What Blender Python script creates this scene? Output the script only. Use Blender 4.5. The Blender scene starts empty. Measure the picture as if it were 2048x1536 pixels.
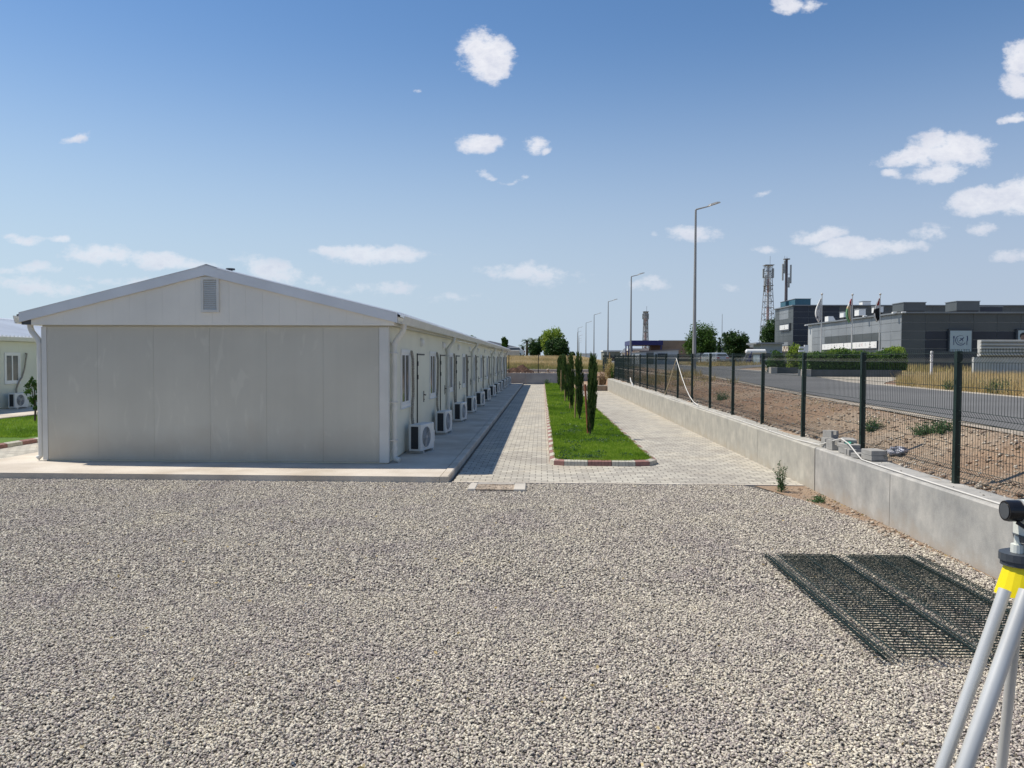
import bpy, math, random
import numpy as np
from mathutils import Vector
from math import sin, cos, pi, radians as rad
random.seed(7); RNG = np.random.default_rng(11)
SC = bpy.context.scene; COL = SC.collection
# ------------------------------------------------------------------ camera
YAW, PITCH, ROLL, EYE, FPX = rad(2.2266), rad(1.8326), rad(.2), 2.0, 1538.0
_f = Vector((-sin(YAW)*cos(PITCH), cos(YAW)*cos(PITCH), -sin(PITCH)))
_r0 = _f.cross(Vector((0, 0, 1))).normalized(); _u0 = _r0.cross(_f)
_r = _r0*cos(ROLL)+_u0*sin(ROLL); _u = _u0*cos(ROLL)-_r0*sin(ROLL)
cam = bpy.data.cameras.new('camera'); camo = bpy.data.objects.new('camera', cam); COL.objects.link(camo)
cam.sensor_width = 36; cam.lens = FPX/2048*36; cam.clip_start = .05; cam.clip_end = 6000
from mathutils import Matrix
camo.matrix_world = Matrix(((_r.x, _u.x, -_f.x, 0), (_r.y, _u.y, -_f.y, 0), (_r.z, _u.z, -_f.z, EYE), (0, 0, 0, 1)))
SC.camera = camo
def ray(u, v): return _f+_r*((u-1024)/FPX)-_u*((v-768)/FPX)
def at(u, v, Y):                 # point of the place at distance Y that the photograph shows at pixel u, v
    d = ray(u, v); t = Y/d.y; return Vector((d.x*t, Y, EYE+d.z*t))
# ------------------------------------------------------------------ world and sun
SUN_EL = rad(59.0); SUNV = Vector((-1.57, .43, 0)).normalized()
SC.render.engine = 'CYCLES'
SC.view_settings.view_transform = 'Standard'; SC.view_settings.look = 'None'; SC.view_settings.gamma = 1
SC.view_settings.exposure = 0.22
SC.cycles.use_denoising = True; SC.cycles.max_bounces = 6; SC.cycles.diffuse_bounces = 3
SC.cycles.use_adaptive_sampling = True; SC.cycles.adaptive_threshold = .008
W = bpy.data.worlds.new('World'); SC.world = W; W.use_nodes = True
wn, wl = W.node_tree.nodes, W.node_tree.links
wn.clear()
def N(nodes, t, **k):
    n = nodes.new(t)
    for a, b in k.items(): setattr(n, a, b)
    return n
sky = N(wn, 'ShaderNodeTexSky', sky_type='NISHITA'); sky.sun_disc = False
sky.sun_elevation = SUN_EL; sky.sun_rotation = math.atan2(SUNV.x, SUNV.y) % (2*pi)
sky.altitude = 350; sky.air_density = 1.1; sky.dust_density = .6; sky.ozone_density = 2.0
bg = N(wn, 'ShaderNodeBackground'); bg.inputs[1].default_value = .096
wo = N(wn, 'ShaderNodeOutputWorld'); wl.new(bg.outputs[0], wo.inputs[0])
tc = N(wn, 'ShaderNodeTexCoord'); sp = N(wn, 'ShaderNodeSeparateXYZ'); wl.new(tc.outputs['Generated'], sp.inputs[0])
def wm(op, a, b=None, c=None, clamp=False):
    n = N(wn, 'ShaderNodeMath', operation=op); n.use_clamp = clamp
    for i, x in enumerate((a, b, c)):
        if x is None: continue
        if isinstance(x, (int, float)): n.inputs[i].default_value = x
        else: wl.new(x, n.inputs[i])
    return n.outputs[0]
ysafe = wm('MAXIMUM', sp.outputs[1], .05)
P = wm('DIVIDE', sp.outputs[0], ysafe); Q = wm('DIVIDE', sp.outputs[2], ysafe)
cmb = N(wn, 'ShaderNodeCombineXYZ'); wl.new(P, cmb.inputs[0]); wl.new(wm('MULTIPLY', Q, 1.5), cmb.inputs[1])
def wnoise(scale, det, rough, off):
    m = N(wn, 'ShaderNodeMapping'); wl.new(cmb.outputs[0], m.inputs[0]); m.inputs['Location'].default_value = off
    n = N(wn, 'ShaderNodeTexNoise'); n.inputs['Scale'].default_value = scale; n.inputs['Detail'].default_value = det
    n.inputs['Roughness'].default_value = rough; wl.new(m.outputs[0], n.inputs[0]); return n.outputs['Fac']
n1 = wnoise(24, 12, .66, (0, 0, 0)); n2 = wnoise(90, 8, .65, (3, 1, 2)); nx = wnoise(16, 5, .55, (7, 2, 0)); ny = wnoise(16, 5, .55, (1, 9, 4))
Pw = wm('ADD', P, wm('MULTIPLY', wm('SUBTRACT', nx, .5), .055)); Qw = wm('ADD', Q, wm('MULTIPLY', wm('SUBTRACT', ny, .5), .028))
# clouds: direction (given by where the photograph shows them), half width, half height, tilt, density
CL = [(970, 112, 52, 42, 0, 1.0), (990, 140, 32, 26, 0, .95), (945, 98, 24, 22, 0, .8), (958, 288, 40, 20, 0, .85), (1064, 288, 28, 15, 0, .75), (1094, 296, 13, 8, 0, .5),
      (972, 350, 16, 7, 0, .45), (1050, 356, 16, 7, 0, .5), (1022, 360, 18, 5, 0, .3), (150, 278, 26, 8, 10, .38),
      (1838, 306, 76, 20, 14, .85), (1905, 300, 72, 30, -8, .95), (1880, 345, 54, 20, 8, .8), (1868, 276, 24, 12, 35, .55), (1786, 348, 20, 8, 3, .6),
      (1965, 402, 68, 22, 8, .95), (2035, 390, 60, 28, 15, .95), (1640, 470, 54, 17, 6, .8), (1700, 498, 66, 18, 0, .85), (1780, 494, 70, 13, 3, .72),
      (1860, 468, 50, 14, 6, .5), (1960, 455, 32, 13, 0, .5), (2015, 512, 38, 11, 5, .45), (1380, 464, 54, 15, 0, .62), (1300, 468, 10, 5, 0, .4), (1526, 386, 18, 6, 10, .3),
      (1546, 499, 28, 8, 0, .5), (1290, 570, 50, 12, 0, .5), (1452, 574, 36, 9, 0, .4), (745, 508, 112, 17, 0, .85), (660, 504, 36, 9, 0, .6), (1060, 546, 96, 18, -2, .6), (1090, 562, 40, 14, 0, .4),
      (45, 478, 55, 8, 0, .5), (120, 478, 26, 8, 0, .65), (205, 508, 85, 19, -3, .72), (335, 522, 110, 17, -8, .68), (540, 540, 80, 24, -12, .6), (600, 560, 60, 12, -12, .4),
      (60, 540, 85, 13, 0, .42), (90, 575, 130, 16, -4, .42), (740, 578, 90, 12, 0, .42), (905, 594, 60, 9, 0, .3), (250, 560, 80, 10, 0, .3),
      (2038, 120, 24, 34, 10, .8), (2030, 175, 26, 26, 30, .6), (2035, 238, 22, 9, 0, .7), (1580, 8, 28, 15, 0, .7), (1622, 8, 24, 12, 0, .6), (840, 182, 7, 4, 0, .25)]
acc = None
for (u, v, a, b, t, dn) in CL:
    d = ray(u, v); p0, q0 = d.x/d.y, d.z/d.y; ra, rb = a*1.33/FPX, b*1.42/FPX; ct, st = cos(rad(t)), sin(rad(t))
    dp = wm('SUBTRACT', Pw, p0); dq = wm('SUBTRACT', Qw, q0)
    e1 = wm('ADD', wm('MULTIPLY', dp, ct/ra), wm('MULTIPLY', dq, st/ra)); e2 = wm('ADD', wm('MULTIPLY', dp, -st/rb), wm('MULTIPLY', dq, ct/rb))
    r2 = wm('ADD', wm('MULTIPLY', e1, e1), wm('MULTIPLY', e2, e2))
    m = wm('MULTIPLY', wm('SUBTRACT', 1.0, r2), dn*.8+.15)
    acc = m if acc is None else wm('MAXIMUM', acc, m)
acc = wm('MAXIMUM', acc, -1.0)
dens = wm('ADD', acc, wm('ADD', wm('MULTIPLY', wm('SUBTRACT', n1, .52), 1.9), wm('MULTIPLY', wm('SUBTRACT', n2, .5), .6)))
mr = N(wn, 'ShaderNodeMapRange', interpolation_type='SMOOTHSTEP'); wl.new(dens, mr.inputs[0]); mr.inputs[1].default_value = .10; mr.inputs[2].default_value = .72
alpha = wm('MULTIPLY', mr.outputs[0], wm('GREATER_THAN', sp.outputs[1], .05))
alpha = wm('MULTIPLY', alpha, .92)
shd = N(wn, 'ShaderNodeMapRange'); wl.new(wm('ADD', n1, wm('MULTIPLY', n2, .4)), shd.inputs[0]); shd.inputs[1].default_value = .45; shd.inputs[2].default_value = .95
cc = N(wn, 'ShaderNodeMix', data_type='RGBA'); wl.new(shd.outputs[0], cc.inputs[0]); cc.inputs[6].default_value = (9.2, 9.1, 9.2, 1); cc.inputs[7].default_value = (6.2, 6.4, 7.3, 1)
# low clouds sink into the pale air near the horizon
lowf = N(wn, 'ShaderNodeMapRange'); wl.new(Q, lowf.inputs[0]); lowf.inputs[1].default_value = .05; lowf.inputs[2].default_value = .3; lowf.inputs[3].default_value = .6; lowf.inputs[4].default_value = 1.0
alpha = wm('MULTIPLY', alpha, lowf.outputs[0])
mx = N(wn, 'ShaderNodeMix', data_type='RGBA'); wl.new(alpha, mx.inputs[0])
hz = N(wn, 'ShaderNodeMapRange', interpolation_type='SMOOTHERSTEP'); wl.new(sp.outputs[2], hz.inputs[0]); hz.inputs[1].default_value = -.02; hz.inputs[2].default_value = .46; hz.inputs[3].default_value = .92; hz.inputs[4].default_value = .0
azl = N(wn, 'ShaderNodeMapRange'); wl.new(sp.outputs[0], azl.inputs[0]); azl.inputs[1].default_value = -.6; azl.inputs[2].default_value = .5
hc = N(wn, 'ShaderNodeMix', data_type='RGBA'); wl.new(azl.outputs[0], hc.inputs[0]); hc.inputs[6].default_value = (5.1, 6.2, 7.2, 1); hc.inputs[7].default_value = (4.2, 4.9, 6.1, 1)
hm = N(wn, 'ShaderNodeMix', data_type='RGBA'); wl.new(hz.outputs[0], hm.inputs[0]); tn = N(wn, 'ShaderNodeMix', data_type='RGBA', blend_type='MULTIPLY'); tn.inputs[0].default_value = 1; wl.new(sky.outputs[0], tn.inputs[6]); tn.inputs[7].default_value = (.66, .87, 1.05, 1); wl.new(tn.outputs[2], hm.inputs[6]); wl.new(hc.outputs[2], hm.inputs[7]); wl.new(hm.outputs[2], mx.inputs[6]); wl.new(cc.outputs[2], mx.inputs[7])
wl.new(mx.outputs[2], bg.inputs[0])
sl = bpy.data.lights.new('sun', 'SUN'); so = bpy.data.objects.new('sun', sl); COL.objects.link(so)
sl.energy = 4.3; sl.angle = rad(.53); sl.color = (1, .925, .80)
so.rotation_euler = (-(SUNV*cos(SUN_EL)+Vector((0, 0, sin(SUN_EL))))).to_track_quat('-Z', 'Y').to_euler()

# ------------------------------------------------------------------ helpers
WORG = {}
def tag(o, label=None, cat=None, group=None, kind=None):
    if label: o['label'] = label
    if cat: o['category'] = cat
    if group: o['group'] = group
    if kind: o['kind'] = kind
    return o
def thing(name, loc, label, cat, group=None, rz=0):
    o = bpy.data.objects.new(name, None); COL.objects.link(o); o.location = loc; o.rotation_euler.z = rz; o.empty_display_size = .2
    WORG[o.name] = Vector(loc); return tag(o, label, cat, group)
def put(name, mb, mat, parent=None, ab=False, smooth=False, loc=None):
    """one mesh object; ab: the vertices are given in world coordinates"""
    me = bpy.data.meshes.new(name)
    V = np.array(mb.v, dtype=float).reshape(-1, 3)
    off = WORG[parent.name] if (parent is not None) else Vector((0, 0, 0))
    if ab: V = V-np.array(off)
    if parent is None and ab and len(V):
        c = Vector(((V[:, 0].min()+V[:, 0].max())/2, (V[:, 1].min()+V[:, 1].max())/2, V[:, 2].min())); V = V-np.array(c)
        loc = c
    me.from_pydata(V.tolist(), [], mb.f)
    mats = mat if isinstance(mat, (list, tuple)) else [mat]
    for m in mats: me.materials.append(m)
    if len(mats) > 1: me.polygons.foreach_set('material_index', mb.m)
    if smooth: me.shade_smooth()
    me.update()
    o = bpy.data.objects.new(name, me); COL.objects.link(o)
    if parent: o.parent = parent; WORG[o.name] = off
    else: WORG[o.name] = Vector(loc) if loc is not None else Vector((0, 0, 0))
    if loc is not None: o.location = loc
    return o
class MB:
    def __init__(s): s.v = []; s.f = []; s.m = []; s.cm = 0
    def add(s, vs, fs):
        n = len(s.v); s.v += [tuple(a) for a in vs]; s.f += [tuple(i+n for i in f) for f in fs]; s.m += [s.cm]*len(fs); return s
    def box(s, x0, x1, y0, y1, z0, z1, rz=0, c=None, ch=0):
        if ch > 0:      # chamfered vertical and top edges
            X0, X1, Y0, Y1 = x0, x1, y0, y1
            def ring(i, z): return [(X0+i+ch*0, Y0+i, z), (X1-i, Y0+i, z), (X1-i, Y1-i, z), (X0+i, Y1-i, z)]
            vs = ring(0, z0)+ring(0, z1-ch)+ring(ch, z1)
            fs = [(3, 2, 1, 0), (8, 9, 10, 11)]+[(a+k, (a+1) % 4+k, (a+1) % 4+4+k, a+4+k) for k in (0, 4) for a in range(4)]
        else:
            vs = [(x0, y0, z0), (x1, y0, z0), (x1, y1, z0), (x0, y1, z0), (x0, y0, z1), (x1, y0, z1), (x1, y1, z1), (x0, y1, z1)]
            fs = [(3, 2, 1, 0), (4, 5, 6, 7), (0, 1, 5, 4), (1, 2, 6, 5), (2, 3, 7, 6), (3, 0, 4, 7)]
        if rz:
            cx, cy = c if c else ((x0+x1)/2, (y0+y1)/2)
            vs = [(cx+(x-cx)*cos(rz)-(y-cy)*sin(rz), cy+(x-cx)*sin(rz)+(y-cy)*cos(rz), z) for x, y, z in vs]
        return s.add(vs, fs)
    def tube(s, pts, r, n=8, cap=True):
        pts = [Vector(p) for p in pts]; rs = r if isinstance(r, (list, tuple)) else [r]*len(pts); vs = []; fs = []
        prev = None
        for i, p in enumerate(pts):
            t = (pts[min(i+1, len(pts)-1)]-pts[max(i-1, 0)]).normalized()
            a = prev if prev is not None else (Vector((0, 0, 1)) if abs(t.z) < .9 else Vector((1, 0, 0)))
            x = (a-t*a.dot(t)).normalized(); y = t.cross(x); prev = x
            for k in range(n): q = 2*pi*k/n; vs.append(p+(x*cos(q)+y*sin(q))*rs[i])
        for i in range(len(pts)-1):
            for k in range(n): fs.append((i*n+k, i*n+(k+1) % n, (i+1)*n+(k+1) % n, (i+1)*n+k))
        if cap: fs += [tuple(range(n-1, -1, -1)), tuple(range((len(pts)-1)*n, len(pts)*n))]
        return s.add(vs, fs)
    def prism(s, poly, axis, a0, a1):      # polygon (p, q) extruded along axis from a0 to a1
        def mk(p, q, a): return {'x': (a, p, q), 'y': (p, a, q), 'z': (p, q, a)}[axis]
        n = len(poly); vs = [mk(p, q, a0) for p, q in poly]+[mk(p, q, a1) for p, q in poly]
        return s.add(vs, [tuple(range(n-1, -1, -1)), tuple(range(n, 2*n))]+[(i, (i+1) % n, (i+1) % n+n, i+n) for i in range(n)])
    def quad(s, a, b, c, d): return s.add([a, b, c, d], [(0, 1, 2, 3)])
    def sphere(s, c, r, n=10, m=6, sc=(1, 1, 1)):
        vs = [(c[0], c[1], c[2]-r*sc[2])]; fs = []
        for j in range(1, m):
            t = -pi/2+pi*j/m
            for k in range(n): q = 2*pi*k/n; vs.append((c[0]+r*sc[0]*cos(t)*cos(q), c[1]+r*sc[1]*cos(t)*sin(q), c[2]+r*sc[2]*sin(t)))
        vs.append((c[0], c[1], c[2]+r*sc[2])); L = len(vs)-1
        for k in range(n): fs += [(0, 1+(k+1) % n, 1+k), (L, L-n+k, L-n+(k+1) % n)]
        for j in range(m-2):
            for k in range(n): a = 1+j*n; fs.append((a+k, a+(k+1) % n, a+n+(k+1) % n, a+n+k))
        return s.add(vs, fs)
def rawmesh(name, V, F, mat, parent=None, smooth=False, fcols=None):
    """fast mesh from numpy arrays; F is (n, 3) or (n, 4); fcols (n, 3) writes a per-face colour attribute"""
    me = bpy.data.meshes.new(name); V = np.asarray(V, dtype=np.float32); F = np.asarray(F, dtype=np.int32); k = F.shape[1]
    if parent is not None: V = V-np.array(WORG[parent.name], dtype=np.float32)
    me.vertices.add(len(V)); me.vertices.foreach_set('co', V.ravel())
    me.loops.add(F.size); me.loops.foreach_set('vertex_index', F.ravel())
    me.polygons.add(len(F)); me.polygons.foreach_set('loop_start', np.arange(0, F.size, k, dtype=np.int32)); me.polygons.foreach_set('loop_total', np.full(len(F), k, dtype=np.int32))
    me.update(calc_edges=True); me.validate(); me.materials.append(mat)
    if fcols is not None:
        at_ = me.attributes.new('tint', 'FLOAT', 'FACE'); at_.data.foreach_set('value', np.asarray(fcols, dtype=np.float32))
    if smooth: me.shade_smooth()
    o = bpy.data.objects.new(name, me); COL.objects.link(o)
    if parent is not None: o.parent = parent; WORG[o.name] = WORG[parent.name]
    else: WORG[o.name] = Vector((0, 0, 0))
    return o
def copy_tree(o, parent=None):
    c = o.copy(); COL.objects.link(c); c.parent = parent
    WORG[c.name] = WORG.get(o.name, Vector((0, 0, 0)))
    for ch in list(o.children): copy_tree(ch, c)
    return c

# ------------------------------------------------------------------ materials
MC = {}
def M(name, col, rough=.7, var=.12, sc=3., bump=0., bsc=60., metal=0., col2=None, st=(1, 1, 1), det=6, lo=.35, hi=.65, fine=0., emit=None):
    if name in MC: return MC[name]
    m = bpy.data.materials.new(name); m.use_nodes = True; n, l = m.node_tree.nodes, m.node_tree.links
    b = n['Principled BSDF']; b.inputs['Roughness'].default_value = rough; b.inputs['Metallic'].default_value = metal
    t = n.new('ShaderNodeTexCoord'); mp = n.new('ShaderNodeMapping'); mp.inputs['Scale'].default_value = st; l.new(t.outputs['Object'], mp.inputs[0])
    no = n.new('ShaderNodeTexNoise'); no.inputs['Scale'].default_value = sc; no.inputs['Detail'].default_value = det; l.new(mp.outputs[0], no.inputs[0])
    r = n.new('ShaderNodeValToRGB'); l.new(no.outputs['Fac'], r.inputs[0]); e = r.color_ramp.elements
    e[0].position = lo; e[1].position = hi
    c1 = tuple(c*(1-var) for c in col); c2 = tuple(min(1, c*(1+var)) for c in col) if col2 is None else col2
    e[0].color = (*c1, 1); e[1].color = (*c2, 1); out = r.outputs[0]
    if fine:
        nf = n.new('ShaderNodeTexNoise'); nf.inputs['Scale'].default_value = bsc; nf.inputs['Detail'].default_value = 3; l.new(mp.outputs[0], nf.inputs[0])
        mf = n.new('ShaderNodeMapRange'); l.new(nf.outputs['Fac'], mf.inputs[0]); mf.inputs[1].default_value = .3; mf.inputs[2].default_value = .7; mf.inputs[3].default_value = 1-fine; mf.inputs[4].default_value = 1+fine
        mm = n.new('ShaderNodeVectorMath'); mm.operation = 'SCALE'; l.new(out, mm.inputs[0]); l.new(mf.outputs[0], mm.inputs['Scale']); out = mm.outputs[0]
    l.new(out, b.inputs['Base Color'])
    if bump:
        nb = n.new('ShaderNodeTexNoise'); nb.inputs['Scale'].default_value = bsc; nb.inputs['Detail'].default_value = 4; l.new(mp.outputs[0], nb.inputs[0])
        bp = n.new('ShaderNodeBump'); bp.inputs['Strength'].default_value = min(1, bump*10); bp.inputs['Distance'].default_value = bump*.1 if bump < .1 else bump*.1; l.new(nb.outputs['Fac'], bp.inputs['Height']); l.new(bp.outputs[0], b.inputs['Normal'])
    if emit: b.inputs['Emission Color'].default_value = (*emit[0], 1); b.inputs['Emission Strength'].default_value = emit[1]
    MC[name] = m; return m
def tinted(name, cols, rough=.6, trans=0., spec=.3, base_noise=0):
    """ramp of colours picked by the per-face tint attribute"""
    if name in MC: return MC[name]
    m = bpy.data.materials.new(name); m.use_nodes = True; n, l = m.node_tree.nodes, m.node_tree.links
    b = n['Principled BSDF']; b.inputs['Roughness'].default_value = rough; b.inputs['Specular IOR Level'].default_value = spec
    a = n.new('ShaderNodeAttribute'); a.attribute_name = 'tint'; r = n.new('ShaderNodeValToRGB'); l.new(a.outputs['Fac'], r.inputs[0])
    e = r.color_ramp.elements
    while len(e) < len(cols): e.new(.5)
    for i, c in enumerate(cols): e[i].position = i/(len(cols)-1); e[i].color = (*c, 1)
    l.new(r.outputs[0], b.inputs['Base Color'])
    if trans:
        tr = n.new('ShaderNodeBsdfTranslucent'); l.new(r.outputs[0], tr.inputs[0]); ms = n.new('ShaderNodeMixShader'); ms.inputs[0].default_value = trans
        l.new(b.outputs[0], ms.inputs[1]); l.new(tr.outputs[0], ms.inputs[2]); l.new(ms.outputs[0], n['Material Output'].inputs[0])
    MC[name] = m; return m
m_panel = M('painted_panel', (.475, .46, .38), .5, .07, .8, .01, 900, fine=.03, lo=.25, hi=.75, det=10)
def panelmat(name, col, dust):
    m = bpy.data.materials.new(name); m.use_nodes = True; MC[name] = m; n, l = m.node_tree.nodes, m.node_tree.links; b = n['Principled BSDF']; b.inputs['Roughness'].default_value = .48
    t = n.new('ShaderNodeTexCoord').outputs['Object']
    def nz(sc, det, st=(1, 1, 1), dist=0):
        mp = n.new('ShaderNodeMapping'); mp.inputs['Scale'].default_value = st; l.new(t, mp.inputs[0]); x = n.new('ShaderNodeTexNoise'); x.inputs['Scale'].default_value = sc; x.inputs['Detail'].default_value = det; x.inputs['Distortion'].default_value = dist; l.new(mp.outputs[0], x.inputs[0]); return x.outputs['Fac']
    def rp(f, a, b_, c1, c2):
        r = n.new('ShaderNodeValToRGB'); l.new(f, r.inputs[0]); e = r.color_ramp.elements; e[0].position = a; e[1].position = b_; e[0].color = (*c1, 1); e[1].color = (*c2, 1); return r.outputs[0]
    def mx_(f, a, b_, mode='MIX'):
        x = n.new('ShaderNodeMix'); x.data_type = 'RGBA'; x.blend_type = mode
        for s_, v in ((0, f), (6, a), (7, b_)):
            if isinstance(v, (int, float)): x.inputs[s_].default_value = v
            elif isinstance(v, tuple): x.inputs[s_].default_value = (*v, 1)
            else: l.new(v, x.inputs[s_])
        return x.outputs[2]
    c = rp(nz(.7, 8), .3, .7, tuple(q*.92 for q in col), tuple(q*1.06 for q in col))
    c = mx_(1, c, rp(nz(9, 4, (1, 1, .02)), .3, .7, (.985, .985, .985), (1.012, 1.012, 1.012)), 'MULTIPLY')       # fine vertical profiling
    sc = rp(nz(1.6, 3, (1.6, 1, .5), 2.2), .60, .68, (0, 0, 0), (.22, .22, .22)); c = mx_(sc, c, tuple(min(1, q*1.35) for q in col))   # pale scuffs
    sp = n.new('ShaderNodeSeparateXYZ'); l.new(t, sp.inputs[0]); a = n.new('ShaderNodeMath'); a.operation = 'MULTIPLY_ADD'; l.new(nz(2.2, 7), a.inputs[0]); a.inputs[1].default_value = -.9; l.new(sp.outputs[2], a.inputs[2])
    mr_ = n.new('ShaderNodeMapRange'); l.new(a.outputs[0], mr_.inputs[0]); mr_.inputs[1].default_value = -.42; mr_.inputs[2].default_value = .25; mr_.inputs[3].default_value = .55; mr_.inputs[4].default_value = 0
    c = mx_(mr_.outputs[0], c, dust); l.new(c, b.inputs['Base Color']); return m
m_panel = panelmat('painted_panel_dusty', (.555, .53, .445), (.42, .35, .26))
m_panel_side = M('bounce_tinted_panel', (.76, .74, .61), .5, .05, .8, .006, 500)  # warm bounce from the sunlit paving is put into this side wall colour
m_gable = M('gable_panel', (.80, .765, .67), .5, .04, 1)
m_trim = M('corner_trim', (.64, .63, .58), .45, .05, 2)
m_rake = M('rake_metal', (.68, .69, .70), .35, .05, 2, metal=.2)
m_roof = M('roof_sheet', (.74, .76, .78), .35, .06, .8, metal=.25)
m_pvc = M('pvc_pipe', (.68, .67, .61), .45, .06, 3)
m_white = M('white_plastic', (.78, .78, .76), .4, .03, 4)
m_glass = M('window_glass', (.085, .095, .105), .12, .3, 2)
m_black = M('black_rubber', (.015, .015, .016), .5, .2, 8)
m_blackm = M('black_metal', (.02, .02, .022), .35, .2, 8)
m_ac = M('ac_housing', (.72, .72, .69), .45, .05, 3)
m_acgrill = M('ac_grille', (.42, .43, .43), .5, .1, 9)
m_hose = M('hose_wrap', (.34, .31, .25), .8, .25, 30, st=(1, 1, 1))
m_conc = M('platform_concrete', (.54, .465, .375), .85, .14, 1.2, .03, 90, fine=.1, col2=(.62, .56, .48))
m_kwhite = M('kerb_white', (.47, .44, .37), .8, .12, 12, .03, 80, fine=.1)
m_kred = M('kerb_red', (.27, .14, .12), .8, .15, 12, .03, 80, fine=.12)
m_steelgreen = M('green_coated_steel', (.004, .018, .013), .5, .2, 4)
m_wire = M('green_coated_wire', (.005, .02, .016), .5, .2, 6)
m_lampst = M('lamp_steel', (.30, .30, .29), .5, .12, 2, st=(1, 1, .3))
m_alu = M('brushed_aluminium', (.60, .595, .57), .38, .08, 9, metal=.35, st=(1, 1, .1))
m_yellow = M('yellow_plastic', (.86, .70, .0), .45, .03, 6)
m_dgrey = M('dark_grey_plastic', (.055, .065, .08), .5, .12, 8)
m_wood = M('stake_wood', (.36, .24, .12), .8, .25, 6, st=(6, 6, .6))
m_redwood = M('stake_red', (.30, .10, .05), .8, .2, 6)
m_bark = M('bark', (.10, .075, .05), .9, .3, 8, .05, 30)
m_stone = M('pale_stone', (.46, .38, .30), .9, .3, 5, .03, 40, fine=.1)
m_paverb = M('paver_block_concrete', (.33, .32, .30), .9, .12, 6, .04, 70, fine=.12)
m_asph = M('asphalt', (.135, .132, .128), .85, .12, .35, .02, 120, fine=.12)
m_apron = M('pale_concrete_apron', (.50, .46, .40), .9, .15, .5, .02, 60, fine=.1)
m_rope = M('white_rope', (.75, .73, .68), .7, .05, 5)
m_tanrope = M('tan_rope', (.50, .42, .28), .8, .1, 5)

def nodes_mat(name):
    m = bpy.data.materials.new(name); m.use_nodes = True; MC[name] = m
    return m, m.node_tree.nodes, m.node_tree.links, m.node_tree.nodes['Principled BSDF']
def noise(n, l, vec, sc, det=5, rough=.55):
    x = n.new('ShaderNodeTexNoise'); x.inputs['Scale'].default_value = sc; x.inputs['Detail'].default_value = det; x.inputs['Roughness'].default_value = rough
    l.new(vec, x.inputs[0]); return x.outputs['Fac']
def ramp(n, l, fac, stops):
    r = n.new('ShaderNodeValToRGB'); l.new(fac, r.inputs[0]); e = r.color_ramp.elements
    while len(e) < len(stops): e.new(.5)
    for i, (p, c) in enumerate(stops): e[i].position = p; e[i].color = (*c, 1) if len(c) == 3 else c
    return r.outputs[0]
def mixc(n, l, fac, a, b, mode='MIX'):
    x = n.new('ShaderNodeMix'); x.data_type = 'RGBA'; x.blend_type = mode
    for s, v in ((0, fac), (6, a), (7, b)):
        if isinstance(v, (int, float)): x.inputs[s].default_value = v
        elif isinstance(v, tuple): x.inputs[s].default_value = (*v, 1)
        else: l.new(v, x.inputs[s])
    return x.outputs[2]
def bump(n, l, b, h, dist, st=.8):
    x = n.new('ShaderNodeBump'); x.inputs['Strength'].default_value = st; x.inputs['Distance'].default_value = dist; l.new(h, x.inputs['Height']); l.new(x.outputs[0], b.inputs['Normal'])
# gravel bed underneath the loose stones
m_gravel, n, l, b = nodes_mat('gravel_bed'); b.inputs['Roughness'].default_value = .9
t = n.new('ShaderNodeTexCoord').outputs['Object']; v = n.new('ShaderNodeTexVoronoi'); v.inputs['Scale'].default_value = 42; l.new(t, v.inputs[0])
hs = n.new('ShaderNodeSeparateColor'); l.new(v.outputs['Color'], hs.inputs[0])
c = ramp(n, l, hs.outputs[0], [(0, (.16, .15, .15)), (.4, (.30, .285, .27)), (.75, (.40, .38, .34)), (1, (.55, .53, .47))])
edge = ramp(n, l, v.outputs['Distance'], [(.3, (1, 1, 1)), (.62, (.28, .26, .24))])
l.new(mixc(n, l, 1, mixc(n, l, 1, c, edge, 'MULTIPLY'), (.6, .58, .55), 'MULTIPLY'), b.inputs['Base Color']); inv = n.new('ShaderNodeMath'); inv.operation = 'SUBTRACT'; inv.inputs[0].default_value = 1; l.new(v.outputs['Distance'], inv.inputs[1]); bump(n, l, b, inv.outputs[0], .012, 1)
# one loose stone, colour by instance
m_pebble, n, l, b = nodes_mat('gravel_stone'); b.inputs['Roughness'].default_value = .8
oi = n.new('ShaderNodeObjectInfo'); t = n.new('ShaderNodeTexCoord').outputs['Object']
c = ramp(n, l, oi.outputs['Random'], [(0, (.13, .12, .125)), (.12, (.27, .235, .235)), (.26, (.39, .35, .345)), (.42, (.44, .42, .375)), (.58, (.53, .50, .44)), (.76, (.61, .58, .51)), (.9, (.70, .665, .58)), (1, (.86, .82, .74))])
nn = noise(n, l, t, 90, 3); c2 = mixc(n, l, .2, c, ramp(n, l, nn, [(.3, (.25, .24, .23)), (.7, (.55, .52, .47))])); pt = noise(n, l, oi.outputs['Location'], .9, 6, .65); c2 = mixc(n, l, 1, c2, ramp(n, l, pt, [(.34, (.92, .86, .83)), (.48, (1.05, 1.0, .92)), (.6, (1.09, 1.04, .94)), (.7, (1.17, 1.11, .96))]), 'MULTIPLY'); l.new(c2, b.inputs['Base Color'])
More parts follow.
